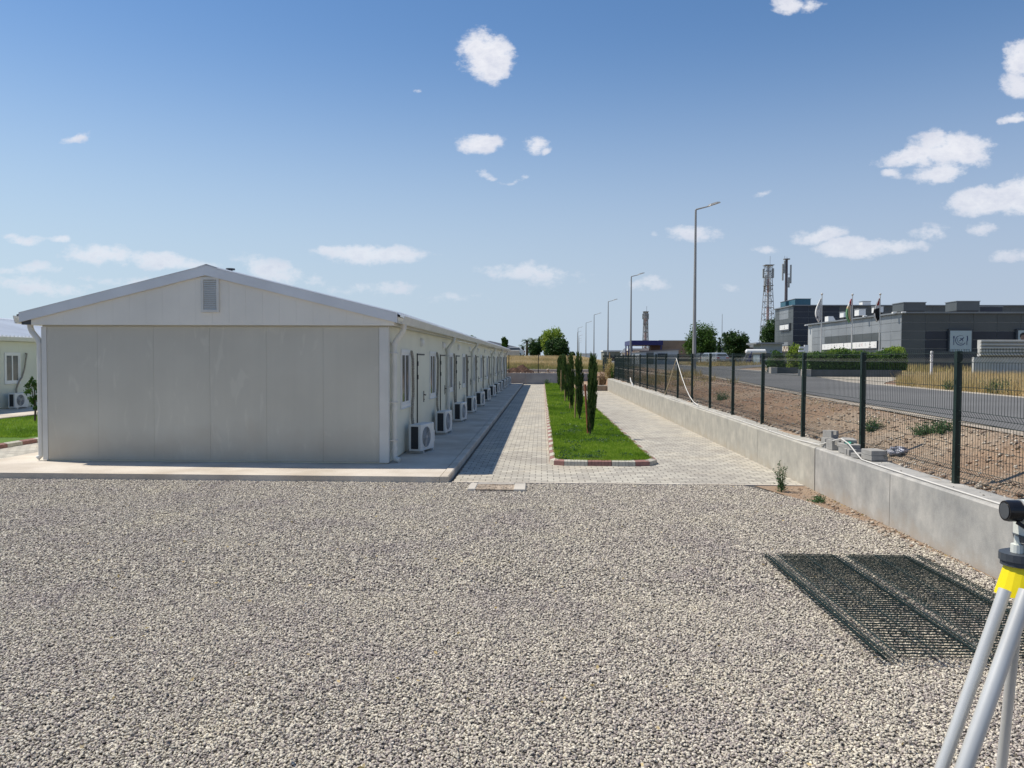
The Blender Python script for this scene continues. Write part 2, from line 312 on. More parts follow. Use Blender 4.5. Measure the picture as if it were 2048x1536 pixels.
# interlocking pavers
def paving(name, tint):
    m, n, l, b = nodes_mat(name); b.inputs['Roughness'].default_value = .85
    t = n.new('ShaderNodeTexCoord').outputs['Object']; br = n.new('ShaderNodeTexBrick'); l.new(t, br.inputs[0])
    br.offset = .5; br.inputs['Scale'].default_value = 1; br.inputs['Brick Width'].default_value = .205; br.inputs['Row Height'].default_value = .165
    br.inputs['Mortar Size'].default_value = .0075; br.inputs['Mortar Smooth'].default_value = .25; br.inputs['Bias'].default_value = -.1
    br.inputs['Color1'].default_value = (.40*tint[0], .375*tint[1], .33*tint[2], 1); br.inputs['Color2'].default_value = (.57*tint[0], .54*tint[1], .465*tint[2], 1); br.inputs['Mortar'].default_value = (.16, .145, .12, 1)
    big = noise(n, l, t, .55, 6); st = ramp(n, l, big, [(.38, (.86, .84, .82)), (.5, (.98, .97, .95)), (.66, (1.04, 1.0, .93))])
    sand = noise(n, l, t, 2.3, 7, .7); c = mixc(n, l, ramp(n, l, sand, [(.56, (0, 0, 0)), (.78, (.55, .55, .55))]), br.outputs[0], (.55, .47, .36))
    fine = noise(n, l, t, 130, 3); c = mixc(n, l, 1, c, st, 'MULTIPLY'); c = mixc(n, l, 1, c, ramp(n, l, fine, [(.3, (.85, .85, .85)), (.7, (1.08, 1.08, 1.08))]), 'MULTIPLY')
    l.new(c, b.inputs['Base Color'])
    h = n.new('ShaderNodeMath'); h.operation = 'SUBTRACT'; l.new(fine, h.inputs[0]); h.inputs[1].default_value = 0
    h2 = n.new('ShaderNodeMath'); h2.operation = 'MULTIPLY_ADD'; l.new(br.outputs['Fac'], h2.inputs[0]); h2.inputs[1].default_value = -2.0; l.new(fine, h2.inputs[2])
    bump(n, l, b, h2.outputs[0], .004, .8); return m
m_pave = paving('paver_paving', (1, 1, 1)); m_pave2 = paving('paver_paving_pale', (1.02, 1.03, 1.04))
# retaining wall concrete
def wallmat(name, a, bcol, dirt):
    m, n, l, b = nodes_mat(name); b.inputs['Roughness'].default_value = .88
    t = n.new('ShaderNodeTexCoord').outputs['Object']; mp = n.new('ShaderNodeMapping'); mp.inputs['Scale'].default_value = (1, 1, .3); l.new(t, mp.inputs[0])
    big = noise(n, l, t, 2.6, 9, .66); st = noise(n, l, mp.outputs[0], 7, 6, .6); fine = noise(n, l, t, 90, 4)
    c = ramp(n, l, big, [(.34, a), (.52, tuple((x+y)/2 for x, y in zip(a, bcol))), (.66, bcol)])
    c = mixc(n, l, 1, c, ramp(n, l, st, [(.32, (.90, .89, .88)), (.6, (1.03, 1.02, 1.01))]), 'MULTIPLY')
    c = mixc(n, l, 1, c, ramp(n, l, fine, [(.3, (.9, .9, .9)), (.7, (1.06, 1.06, 1.06))]), 'MULTIPLY')
    s = n.new('ShaderNodeSeparateXYZ'); l.new(t, s.inputs[0]); a2 = n.new('ShaderNodeMath'); a2.operation = 'ADD'; l.new(s.outputs[2], a2.inputs[0]); l.new(big, a2.inputs[1])
    c = mixc(n, l, ramp(n, l, a2.outputs[0], [(.45, (.6, .6, .6)), (.68, (0, 0, 0))]), c, dirt)
    l.new(c, b.inputs['Base Color']); bump(n, l, b, fine, .004, .5); return m
m_wall = wallmat('cast_concrete', (.30, .30, .29), (.49, .475, .44), (.44, .37, .29)); m_wallb = wallmat('cast_concrete_far', (.34, .33, .295), (.50, .475, .41), (.44, .38, .29))
m_rearwall = M('rear_wall_concrete', (.30, .30, .31), .9, .12, 1.2, .02, 80, fine=.08)
# open ground: red-brown dirt, stony patches, dry straw
m_dirt, n, l, b = nodes_mat('dry_dirt'); b.inputs['Roughness'].default_value = .95
t = n.new('ShaderNodeTexCoord').outputs['Object']
big = noise(n, l, t, .28, 7, .6); mid = noise(n, l, t, 2.2, 8, .7); fine = noise(n, l, t, 26, 6, .7)
c = ramp(n, l, big, [(.36, (.26, .155, .095)), (.5, (.32, .215, .14)), (.64, (.39, .30, .215))])
c = mixc(n, l, ramp(n, l, mid, [(.52, (0, 0, 0)), (.7, (.5, .5, .5))]), c, (.36, .31, .25))
c = mixc(n, l, 1, c, ramp(n, l, fine, [(.3, (.62, .60, .58)), (.55, (1, 1, 1)), (.72, (1.35, 1.33, 1.28))]), 'MULTIPLY'); l.new(c, b.inputs['Base Color']); bump(n, l, b, fine, .025, 1)
m_field, n, l, b = nodes_mat('dry_field'); b.inputs['Roughness'].default_value = .95
t = n.new('ShaderNodeTexCoord').outputs['Object']; big = noise(n, l, t, .12, 7, .6); fine = noise(n, l, t, 3, 7, .75)
c = ramp(n, l, big, [(.38, (.15, .16, .05)), (.52, (.28, .22, .11)), (.66, (.40, .30, .16))]); c = mixc(n, l, 1, c, ramp(n, l, fine, [(.3, (.6, .6, .58)), (.7, (1.25, 1.25, 1.2))]), 'MULTIPLY'); l.new(c, b.inputs['Base Color']); bump(n, l, b, fine, .3, 1)
m_lawn, n, l, b = nodes_mat('lawn_soil'); b.inputs['Roughness'].default_value = .95
t = n.new('ShaderNodeTexCoord').outputs['Object']; big = noise(n, l, t, 1.2, 6); fine = noise(n, l, t, 60, 5)
c = ramp(n, l, big, [(.35, (.08, .17, .014)), (.65, (.15, .27, .025))]); c = mixc(n, l, 1, c, ramp(n, l, fine, [(.3, (.5, .5, .5)), (.7, (1.3, 1.3, 1.2))]), 'MULTIPLY'); l.new(c, b.inputs['Base Color']); bump(n, l, b, fine, .03, 1)
m_grass = tinted('grass_blades', [(.09, .17, .014), (.19, .33, .025), (.33, .46, .045), (.50, .54, .13)], .55, .35)
m_weed = tinted('weed_leaves', [(.03, .08, .02), (.06, .13, .045), (.13, .2, .09)], .5, .25)
m_straw = tinted('dry_straw', [(.17, .20, .05), (.38, .31, .13), (.60, .46, .22), (.80, .64, .38)], .8, .35)
m_leafdark = tinted('dark_leaves', [(.016, .042, .010), (.035, .08, .018), (.07, .14, .028)], .5, .25)
m_leafmid = tinted('mid_leaves', [(.03, .07, .012), (.065, .135, .022), (.12, .22, .038)], .5, .3)
m_leaflight = tinted('light_leaves', [(.13, .20, .025), (.24, .34, .045), (.36, .46, .08)], .5, .35)
m_cyp = tinted('cypress_needles', [(.022, .05, .014), (.05, .095, .022), (.11, .17, .04), (.19, .19, .06)], .6, .2)
m_dryleaf = tinted('dry_leaves', [(.14, .09, .05), (.28, .2, .11), (.4, .32, .2)], .8, .25)

# ------------------------------------------------------------------ the lie of the land
sm = lambda x: (lambda t: t*t*(3-2*t))(np.clip(x, 0, 1))
def T(y): return 1.05+.005*np.clip(np.asarray(y, float)-20, 0, 130)
def near_e(y): return np.interp(y, [-60, 0, 11, 44, 79, 114, 180, 300, 3000], [5.0, 5.5, 6.4, 9.2, 9.6, 10.2, 10.8, 16, 200])
def far_e(y): return np.interp(y, [-60, 0, 20, 31, 45, 60, 114, 180, 300, 3000], [10.5, 11, 12.1, 12.2, 14.9, 15.4, 16, 16.8, 22, 207])
def G(x, y):
    x = np.asarray(x, float); y = np.asarray(y, float)
    zb = .60+.004*np.clip(y, 0, 60); s = sm((x-4.75)/(near_e(y)-.5-4.75)); right = zb+(T(y)-zb)*s
    field = .85+1.42*sm((y-69)/42); right = np.where(y > 60, field+(T(y)-field)*sm((x-4.5)/5), right)
    comp = np.where((y > 49.7) & (x > 2.25), .26, -.035)
    z = np.where(y > 62.15, field+(T(y)-field)*sm((x-4.5)/5), np.where(x < 4.45, comp, right))
    rough = .025*np.sin(x*1.9+np.sin(y*.7)*2)*np.sin(y*1.3+x*.4)+.012*np.sin(x*5.1+y*3.3)
    onroad = (x > near_e(y)-.3) & (x < far_e(y)+6) & (y > -60)
    return z+np.where((z > .3) & ~onroad & (y < 200), rough, 0)
xs = np.unique(np.concatenate([[-3000, -1200, -500, -200, -100], np.arange(-60, 4, 4), np.linspace(2.2, 2.3, 2), [4.2, 4.4, 4.5], np.arange(4.7, 18, .25), np.arange(18, 60, 2.), [70, 90, 120, 200, 500, 1200, 3000]]))
ys = np.unique(np.concatenate([[-3000, -500, -100], np.arange(-60, 0, 10), np.arange(0, 49, .5), [49.6, 49.75], np.arange(50, 62, 1.), [62.1, 62.2], np.arange(62.5, 80, .7), np.arange(80, 130, 2), np.arange(130, 320, 12), [400, 600, 1200, 3000]]))
def sheet(name, xs, ys, zf, mat, label=None, kind='structure'):
    X, Y = np.meshgrid(xs, ys); Z = zf(X, Y); V = np.stack([X, Y, Z], -1).reshape(-1, 3); w = len(xs)
    i, j = np.meshgrid(np.arange(len(xs)-1), np.arange(len(ys)-1)); a = (j*w+i).ravel(); F = np.stack([a, a+1, a+w+1, a+w], -1)
    o = rawmesh(name, V, F, mat, smooth=True); o['kind'] = kind; return o
ground = sheet('ground', xs, ys, G, m_dirt)
ground.data.materials.append(m_field)
cen = np.zeros(len(ground.data.polygons)*3); ground.data.polygons.foreach_get('center', cen); cen = cen.reshape(-1, 3)
ground.data.polygons.foreach_set('material_index', ((cen[:, 1] > 70) | ((cen[:, 0] > 22) & (cen[:, 1] > 15))).astype(np.int32))
def flat(name, x0, x1, y0, y1, z, mat, kind='structure'):
    o = put(name, MB().quad((x0, y0, z), (x1, y0, z), (x1, y1, z), (x0, y1, z)), mat); o['kind'] = kind; return o
flat('gravel_bed', -60, 4.2, -30, 12.42, -.012, m_gravel)
flat('path', -1.44, 4.2, 12.42, 49.7, .004, m_pave)
flat('path', -1.44, 2.25, 49.7, 62, .004, m_pave)
flat('path', -17, -10.15, 12.42, 62, .004, m_pave2)
pe = MB(); pe.box(-1.46, 4.18, 12.36, 12.419, -.03, .012); o = put('path_edge_strip', pe, m_conc); o['kind'] = 'structure'
# road as a ribbon between its two edges, and the pale shoulder beyond it
def ribbon(name, ea, eb, ys, dz, mat, nx=6):
    V = []; nx1 = nx+1
    for y in ys:
        for k in range(nx1): x = ea(y)+(eb(y)-ea(y))*k/nx; V.append((x, y, float(T(y))+dz))
    F = [(j*nx1+k, j*nx1+k+1, (j+1)*nx1+k+1, (j+1)*nx1+k) for j in range(len(ys)-1) for k in range(nx)]
    o = rawmesh(name, V, F, mat); o['kind'] = 'structure'; return o
ry = np.concatenate([np.arange(-40, 130, 2.), np.arange(130, 300, 20.)])
ribbon('road', near_e, far_e, ry, .03, m_asph)
ribbon('road_shoulder', lambda y: far_e(y)-.1, lambda y: far_e(y)+np.interp(y, [-40, 20, 30, 38, 50, 60, 130], [.5, .5, .9, 4.0, 3, .7, .6]), ry[ry < 130], .018, M('shoulder_gravel', (.40, .355, .29), .95, .18, .8, .02, 40, fine=.15))
ribbon('road_verge', lambda y: near_e(y)-.3, lambda y: near_e(y)+.1, ry[ry < 130], .018, M('dusty_verge', (.34, .29, .23), .95, .2, 1.5, .03, 30, fine=.2))
# side lane with parked cars
def lane(y): return 0
lp = MB(); lp.quad(*[(x, y, float(T(y))+.022) for x, y in ((15.2, 62), (30, 96), (28, 108), (15.8, 74))]); o = put('side_lane', lp, m_asph); o['kind'] = 'structure'

# ------------------------------------------------------------------ loose gravel (geometry nodes)
def stones_collection():
    c = bpy.data.collections.new('gravel_stone_shapes')
    for i in range(6):
        mb = MB(); mb.sphere((0, 0, 0), 1, 7, 5, (1, random.uniform(.62, .85), random.uniform(.42, .62)))
        mb.v = [tuple(q*random.uniform(.8, 1.15) for q in p) for p in mb.v]
        me = bpy.data.meshes.new('gravel_stone'); me.from_pydata(mb.v, [], mb.f); me.materials.append(m_pebble)
        o = bpy.data.objects.new('gravel_stone', me); c.objects.link(o)
    return c
SCOL = stones_collection()
def scatter(name, poly, density, smin, smax, z=0., seed=0, zmax=.35, label_kind='stuff'):
    mb = MB(); mb.add([(x, y, z) for x, y in poly], [tuple(range(len(poly)))]); o = put(name, mb, m_gravel); o['kind'] = label_kind
    g = bpy.data.node_groups.new(name, 'GeometryNodeTree'); g.interface.new_socket('Geometry', in_out='INPUT', socket_type='NodeSocketGeometry'); g.interface.new_socket('Geometry', in_out='OUTPUT', socket_type='NodeSocketGeometry')
    n, l = g.nodes, g.links; gi = n.new('NodeGroupInput'); go = n.new('NodeGroupOutput')
    d = n.new('GeometryNodeDistributePointsOnFaces'); d.inputs['Density'].default_value = density; d.inputs['Seed'].default_value = seed; l.new(gi.outputs[0], d.inputs['Mesh'])
    ci = n.new('GeometryNodeCollectionInfo'); ci.inputs['Collection'].default_value = SCOL; ci.inputs['Separate Children'].default_value = True; ci.inputs['Reset Children'].default_value = True
    ip = n.new('GeometryNodeInstanceOnPoints'); l.new(d.outputs['Points'], ip.inputs['Points']); l.new(ci.outputs[0], ip.inputs['Instance']); ip.inputs['Pick Instance'].default_value = True
    rv = n.new('FunctionNodeRandomValue'); rv.data_type = 'FLOAT_VECTOR'; rv.inputs[0].default_value = (-.6, -.6, 0); rv.inputs[1].default_value = (.6, .6, 6.28); l.new(rv.outputs[0], ip.inputs['Rotation'])
    rs = n.new('FunctionNodeRandomValue'); rs.data_type = 'FLOAT'; rs.inputs[2].default_value = smin; rs.inputs[3].default_value = smax; rs.inputs['Seed'].default_value = 5; l.new(rs.outputs[1], ip.inputs['Scale'])
    sp_ = n.new('GeometryNodeSetPosition'); ro = n.new('FunctionNodeRandomValue'); ro.data_type = 'FLOAT_VECTOR'; ro.inputs[0].default_value = (0, 0, -.004); ro.inputs[1].default_value = (0, 0, smax*1.25); ro.inputs['Seed'].default_value = 9
    l.new(d.outputs['Points'], sp_.inputs['Geometry']); l.new(ro.outputs[0], sp_.inputs['Offset']); l.new(sp_.outputs[0], ip.inputs['Points'])
    jn = n.new('GeometryNodeJoinGeometry'); l.new(ip.outputs[0], jn.inputs[0]); l.new(gi.outputs[0], jn.inputs[0]); l.new(jn.outputs[0], go.inputs[0])
    md = o.modifiers.new('scatter', 'NODES'); md.node_group = g; return o
o = scatter('gravel', [(-3.6, 1.2), (3.2, 1.2), (4.19, 4.2), (4.17, 6.5), (-5.8, 6.5)], 7800, .0055, .0118, -.008, 1)
tag(o, 'crushed grey and tan gravel covering the yard in the foreground', 'gravel')
o = scatter('gravel', [(-5.8, 6.501), (4.17, 6.501), (4.14, 8.0), (4.04, 9.5), (3.7, 11.2), (3.2, 12.34), (-9.8, 12.28)], 4200, .0068, .014, -.007, 2)
tag(o, 'far part of the gravel yard, up to the paving edge', 'gravel')

# ------------------------------------------------------------------ concrete platforms round the two long buildings
def platform(x0, x1, y0, y1, label):
    mb = MB(); xb = x1-.14
    mb.box(x0, xb-.006, y0, y1, -.03, .1)                    # slab
    y = y0
    while y < y1:                                             # kerb stones along the walk
        e = min(y+.98, y1); mb.box(xb, x1, y, e-.012, -.03, .112, ch=.015); y += .99
    o = put('platform', mb, m_conc, ab=True); tag(o, kind='structure', label=label); return o
platform(-10.15, -1.50, 12.32, 61, 'concrete platform under the near white building')
platform(-30, -16.95, 15.5, 56, 'concrete platform under the building at the left')

# ------------------------------------------------------------------ long prefabricated building
def long_building(xr, yf, y1, label, ks, pitch, off, gable_detail, pipes, width=6.4, ww=1.02, m_panel_side=m_panel_side):
    """xr: the long wall facing +X; yf: front wall; windows, doors and lamps at off + k*pitch"""
    xl = xr-width; xm = (xl+xr)/2-.10; B = thing('prefab_building', (xr, yf, .1), label, 'building')
    ze, zr = 2.62, 3.65; xo, xi = xr+.185, xl-.35      # eave edges
    mb = MB(); mb.box(xl+.03, xr-.03, yf+.04, y1-.03, .1, .16)
    mb.box(xl+.02, xr-.02, yf+.03, y1, .15, 2.60)                       # core behind the panels
    w = put('wall', mb, m_panel_side, B, ab=True)
    fp = MB(); seams = [xl+.09]+[xl+.09+.95+1.043*k for k in range(6)]
    seams = [s for s in seams if s < xr-.25]+[xr-.17]
    for a, b_ in zip(seams[:-1], seams[1:]): fp.box(a+.0012, b_-.0012, yf, yf+.03, .13, 2.57)
    put('front_panel', fp, m_panel, B, ab=True)
    sp_ = MB(); y = yf+.12
    while y < y1: e = min(y+1.0, y1); sp_.box(xr-.02, xr, y+.002, e-.002, .13, 2.60); y += 1.0
    put('side_panel', sp_, m_panel_side, B, ab=True)
    ct = MB(); ct.box(xr-.165, xr+.006, yf-.008, yf+.028, .12, 2.57); ct.box(xr-.02, xr+.006, yf+.028, yf+.118, .12, 2.60)
    put('corner_trim', ct, m_trim, B, ab=True)
    ct = MB(); ct.box(xl-.006, xl+.088, yf-.008, yf+.028, .12, 2.57); ct.box(xl-.006, xl+.02, yf+.028, yf+.118, .12, 2.6); put('corner_trim', ct, m_trim, B, ab=True)
    # gable front made of narrow boards, with the boxed eave ends
    sl = (zr-2.80)/(xo-xm); sll = (zr-2.80)/(xm-xi)
    def topz(x): return zr-.05-(sl*(x-xm) if x > xm else sll*(xm-x))
    g = MB(); x = xi+.20
    while x < xo-.06:
        e = min(x+.306, xo-.06); q_ = .0006; pts = [(x+q_, 2.60), (e-q_, 2.60), (e-q_, topz(e)), (xm, topz(xm)), (x+q_, topz(x))] if x < xm < e else [(x+q_, 2.60), (e-q_, 2.60), (e-q_, topz(e)), (x+q_, topz(x))]
        g.prism(pts, 'y', yf-.07, yf-.04); x = e
    gb = put('gable', g, m_gable, B, ab=True)
    gg = MB(); gg.prism([(xi+.2, 2.602), (xo-.06, 2.602), (xo-.06, topz(xo-.06)), (xm, topz(xm)-.004), (xi+.2, topz(xi+.2))], 'y', yf-.038, yf+.1); put('gable_backing', gg, m_gable, gb, ab=True)
    if gable_detail:
        v = MB(); vx0, vx1, vz0, vz1 = xm-.085, xm+.245, 2.83, 3.46; yy = yf-.07
        for a in ((vx0, vx0+.045, vz0, vz1), (vx1-.045, vx1, vz0, vz1), (vx0+.045, vx1-.045, vz0, vz0+.045), (vx0+.045, vx1-.045, vz1-.045, vz1)): v.box(a[0], a[1], yy-.03, yy-.002, a[2], a[3])
        vent = put('gable_vent', v, m_pvc, B, ab=True); v = MB(); k = 0; z = vz0+.05
        while z < vz1-.07: v.add([(vx0+.045, yy-.026, z), (vx1-.045, yy-.026, z), (vx1-.045, yy-.006, z+.034), (vx0+.045, yy-.006, z+.034), (vx0+.045, yy-.023, z-.003), (vx1-.045, yy-.023, z-.003)], [(0, 1, 2, 3), (4, 5, 1, 0)]); z += .038
        put('louvre', v, m_pvc, vent, ab=True)
        v = MB(); v.box(vx0+.045, vx1-.045, yy-.003, yy-.0015, vz0+.045, vz1-.045); put('vent_recess', v, m_dgrey, vent, ab=True)
    # rake boards
    for sgn, xe in ((1, xo), (-1, xi)):
        rk = MB(); s_ = sl if sgn > 0 else sll; ze_ = zr-s_*abs(xe-xm)
        poly = [(xm, zr+.012), (xe, ze_+.012), (xe, ze_-.155), (xm, zr-.155)]
        rk.prism(poly, 'y', yf-.115, yf-.075); rk.prism([(xm, zr+.025), (xe, ze_+.025), (xe, ze_+.013), (xm, zr+.013)], 'y', yf-.12, yf+.15); put('rake_board', rk, m_rake, B, ab=True)
    # soffit box under the eaves
    so_ = MB(); so_.box(xr+.001, xo-.03, yf-.03, y1+.1, 2.605, 2.74); so_.box(xi+.02, xl-.001, yf-.03, y1+.1, 2.605, 2.74); put('soffit', so_, m_pvc, B, ab=True)
    eb = MB(); eb.box(xi+.02, xi+.197, yf-.07, yf-.035, 2.605, 2.76); put('eave_end_cap', eb, m_dgrey, B, ab=True)
    # ribbed roof sheets
    rf = MB(); prof = [(0, 0), (.06, 0), (.08, .045), (.12, .045), (.14, 0)]
    ys_ = []; y = yf-.10
    while y < y1+.1:
        ys_ += [(y+a*1.0, h) for a, h in prof]; y += .21
    for xe, s_ in ((xo+.05, sl), (xi-.05, sll)):
        zz = zr-s_*abs(xe-xm); n0 = len(rf.v)
        vs = [(xm, y, zr+h) for y, h in ys_]+[(xe, y, zz+h) for y, h in ys_]+[(xm, y, zr-.035) for y, h in ys_]+[(xe, y, zz-.035) for y, h in ys_]; m_ = len(ys_)
        fs = [(i, i+1, m_+i+1, m_+i) for i in range(m_-1)]+[(2*m_+i, 3*m_+i, 3*m_+i+1, 2*m_+i+1) for i in range(m_-1)]+[(m_+i, m_+i+1, 3*m_+i+1, 3*m_+i) for i in range(m_-1)]
        rf.add(vs, fs)
    roof = put('roof', rf, m_roof, B, ab=True)
    rc = MB(); rc.prism([(xm-.18, zr-.045+.04), (xm, zr+.05), (xm+.18, zr-.045+.04), (xm+.18, zr+.0), (xm, zr+.055), (xm-.18, zr+.0)], 'y', yf-.06, y1+.1); put('ridge_cap', rc, m_roof, roof, ab=True)
    # gutters
    for sgn, xe in ((1, xo), (-1, xi)):
        gt = MB(); a = xe-.0*sgn; P_ = [(a, 2.755), (a+.005*sgn, 2.64), (a+.10*sgn, 2.625), (a+.135*sgn, 2.765), (a+.122*sgn, 2.768), (a+.092*sgn, 2.64), (a+.015*sgn, 2.652), (a+.012*sgn, 2.755)]
        if sgn < 0: P_ = P_[::-1]
        gt.prism(P_, 'y', yf-.08, y1+.05); put('gutter', gt, m_pvc, B, ab=True)
    for yp in pipes:
        d = MB(); X0, X1 = xo+.06, xr+.07; d.tube([(X0, yp, 2.64), (X0, yp, 2.56), (X0-.02, yp, 2.50), (X1+.02, yp, 2.32), (X1, yp, 2.26), (X1, yp, .22), (X1+.02, yp-.01, .17), (X1+.10, yp-.03, .145)], .052, 12)
        for z in (2.27, 1.1, .35): d.tube([(X1, yp, z-.03), (X1, yp, z+.03)], .062, 12)
        dp_ = put('downpipe', d, m_pvc, B, ab=True, smooth=False)
        for z in (2.1, 1.2, .5): d = MB(); d.box(xr-.005, X1+.06, yp-.06, yp+.06, z, z+.02); put('pipe_bracket', d, m_alu, dp_, ab=True)
    if gable_detail:
        d = MB(); X1 = xl-.07; X0 = xi-.02+.16; yp = yf+.04; d.tube([(X0-.03, yp, 2.63), (X0-.03, yp, 2.56), (X0, yp, 2.48), (X1-.03, yp, 2.34), (X1, yp, 2.26), (X1, yp, .2), (X1-.06, yp-.02, .15)], .05, 12); put('downpipe', d, m_pvc, B, ab=True)
    for k in ks:
        wy = off+k*pitch; wy1 = wy+ww; z0, z1 = 1.03, 2.19
        f = MB(); x0, x1 = xr-.004, xr+.028; t = .065
        for a in ((wy, wy+t, z0, z1), (wy1-t, wy1, z0, z1), (wy+t, wy1-t, z0, z0+t), (wy+t, wy1-t, z1-t, z1)): f.box(x0, x1, *a)
        wd = put('window', f, m_white, B, ab=True)
        f = MB(); wm_ = (wy+wy1)/2; x2 = xr+.014
        for a in ((wm_-.03, wm_+.03, z0+t, z1-t), (wy+t, wy+t+.05, z0+t, z1-t), (wy1-t-.05, wy1-t, z0+t, z1-t), (wy+t+.05, wm_-.03, z0+t, z0+t+.05), (wm_+.03, wy1-t-.05, z0+t, z0+t+.05), (wy+t+.05, wm_-.03, z1-t-.05, z1-t), (wm_+.03, wy1-t-.05, z1-t-.05, z1-t)): f.box(xr+.001, x2, *a)
        put('sash', f, m_white, wd, ab=True)
        f = MB(); f.box(xr+.0005, xr+.005, wy+t+.04, wy1-t-.04, z0+t+.04, z1-t-.04); put('pane', f, m_glass, wd, ab=True)
        f = MB(); f.add([(xr+.028, wy-.01, z0+.0), (xr+.055, wy-.01, z0-.012), (xr+.055, wy1+.01, z0-.012), (xr+.028, wy1+.01, z0), (xr+.002, wy-.01, z0-.03), (xr+.002, wy1+.01, z0-.03), (xr+.002, wy-.01, z0-.002), (xr+.002, wy1+.01, z0-.002)], [(0, 1, 2, 3), (1, 4, 5, 2), (0, 6, 4, 1), (3, 2, 5, 7), (0, 3, 7, 6)]); put('window_sill', f, m_white, wd, ab=True)
        dy = off+1.98+k*pitch; D = MB(); D.box(xr-.001, xr+.012, dy+.028, dy+1.0, .14, 2.085); dr = put('door', D, m_panel_side, B, ab=True)
        D = MB(); D.box(xr+.001, xr+.022, dy-.012, dy+.024, .14, 2.125); D.box(xr+.001, xr+.018, dy+.024, dy+1.02, 2.088, 2.12); D.box(xr+.001, xr+.008, dy+1.003, dy+1.02, .14, 2.087); put('door_seal', D, m_black, dr, ab=True)
        for z in (.35, 1.55, 1.85): D = MB(); D.tube([(xr+.024, dy+.02, z), (xr+.024, dy+.02, z+.10)], .013, 8); D.box(xr+.0165, xr+.022, dy+.028, dy+.07, z+.01, z+.09); put('hinge', D, m_blackm, dr, ab=True)
        D = MB(); hy = dy+.90; D.box(xr+.0125, xr+.024, hy-.022, hy+.022, 1.0, 1.26, ch=.002); D.tube([(xr+.024, hy, 1.17), (xr+.065, hy, 1.17), (xr+.07, hy-.03, 1.17), (xr+.07, hy-.13, 1.165)], .011, 8); D.tube([(xr+.02, hy, 1.06), (xr+.034, hy, 1.06)], .014, 8); put('door_handle', D, m_blackm, dr, ab=True)
        L = MB(); ly = dy+.55; L.tube([(xr, ly, 2.38), (xr+.03, ly, 2.38)], .10, 16); L.sphere((xr+.03, ly, 2.38), .085, 14, 8, (.7, 1, 1)); put('wall_lamp', L, m_white, B, ab=True, smooth=False)
    return B
XR = -2.77
long_building(XR, 13.78, 60.6, 'long low white prefabricated building with a plain gable end', range(12), 3.87, 14.96, True, (13.98, 22.0, 29.8, 41.7, 49.0, 56.5))
long_building(-19.95, 16.5, 54, 'second white prefabricated building at the left edge, bright roof', range(0, 8), 3.87, 23.93, False, (17.5, 33.8, 44), ww=.86, m_panel_side=M('greenish_panel', (.67, .68, .57), .5, .05, .8, .006, 500))
rw = MB(); rw.tube([(-5.88, 14.35, 3.55), (-5.88, 14.35, 3.665)], .04, 10); rw.tube([(-5.88, 14.35, 3.668), (-5.88, 14.35, 3.695)], .085, 10); o = put('roof_vent_pipe', rw, m_dgrey, ab=True); tag(o, 'small dark vent cowl on the near roof just right of the ridge', 'vent')

# ------------------------------------------------------------------ air conditioner outdoor units
def ac_proto():
    U = thing('air_conditioner', (0, 0, .1), None, 'air conditioner', 'outdoor air conditioner units along the buildings')
    # local: x away from the wall, y along the wall
    w, h, d = .74, .53, .25
    b = MB(); b.box(0, d, 0, w, .05, .05+h, ch=.012); put('housing', b, m_ac, U)
    g = MB(); g.box(.045, d-.05, -.004, -.0005, .09, h+.01); sg = put('side_grille', g, m_black, U)
    g = MB(); z = .11
    while z < h: g.box(.045, d-.05, -.009, -.0045, z, z+.006); z += .022
    put('slat', g, m_dgrey, sg)
    fc = (d+.002, w*.42, .05+h/2)
    g = MB(); g.tube([(d+.0005, fc[1], fc[2]), (d+.004, fc[1], fc[2])], .205, 28); fr = put('fan_opening', g, m_dgrey, U)
    g = MB()
    for r in [.03+.022*i for i in range(9)]: 
        pts = [(d+.012, fc[1]+r*cos(2*pi*k/24), fc[2]+r*sin(2*pi*k/24)) for k in range(25)]; g.tube(pts, .0042, 4, cap=False)
    for k in range(8): g.tube([(d+.014, fc[1]+.03*cos(pi*k/4), fc[2]+.03*sin(pi*k/4)), (d+.012, fc[1]+.21*cos(pi*k/4), fc[2]+.21*sin(pi*k/4))], .004, 4)
    put('fan_guard', g, m_acgrill, fr)
    g = MB(); g.tube([(d+.010, fc[1], fc[2]), (d+.017, fc[1], fc[2])], .036, 14)
    for k in range(3):
        a = 2*pi*k/3+.4; c1, s1 = cos(a), sin(a); P_ = [(.03, -.03), (.19, -.07), (.2, .05), (.05, .05)]
        g.add([(d+.0085, fc[1]+p*c1-q*s1, fc[2]+p*s1+q*c1) for p, q in P_], [(0, 1, 2, 3)])
    put('fan', g, m_acgrill, fr)
    g = MB()
    for yy in (.08, w-.14): g.box(-.02, d+.03, yy, yy+.05, .0, .05)
    put('foot', g, m_alu, U)
    g = MB(); g.box(d*.2, d+.004, w+.0005, w+.03, .18, .42, ch=.004); put('valve_cover', g, m_ac, U)
    return U
AC = ac_proto()
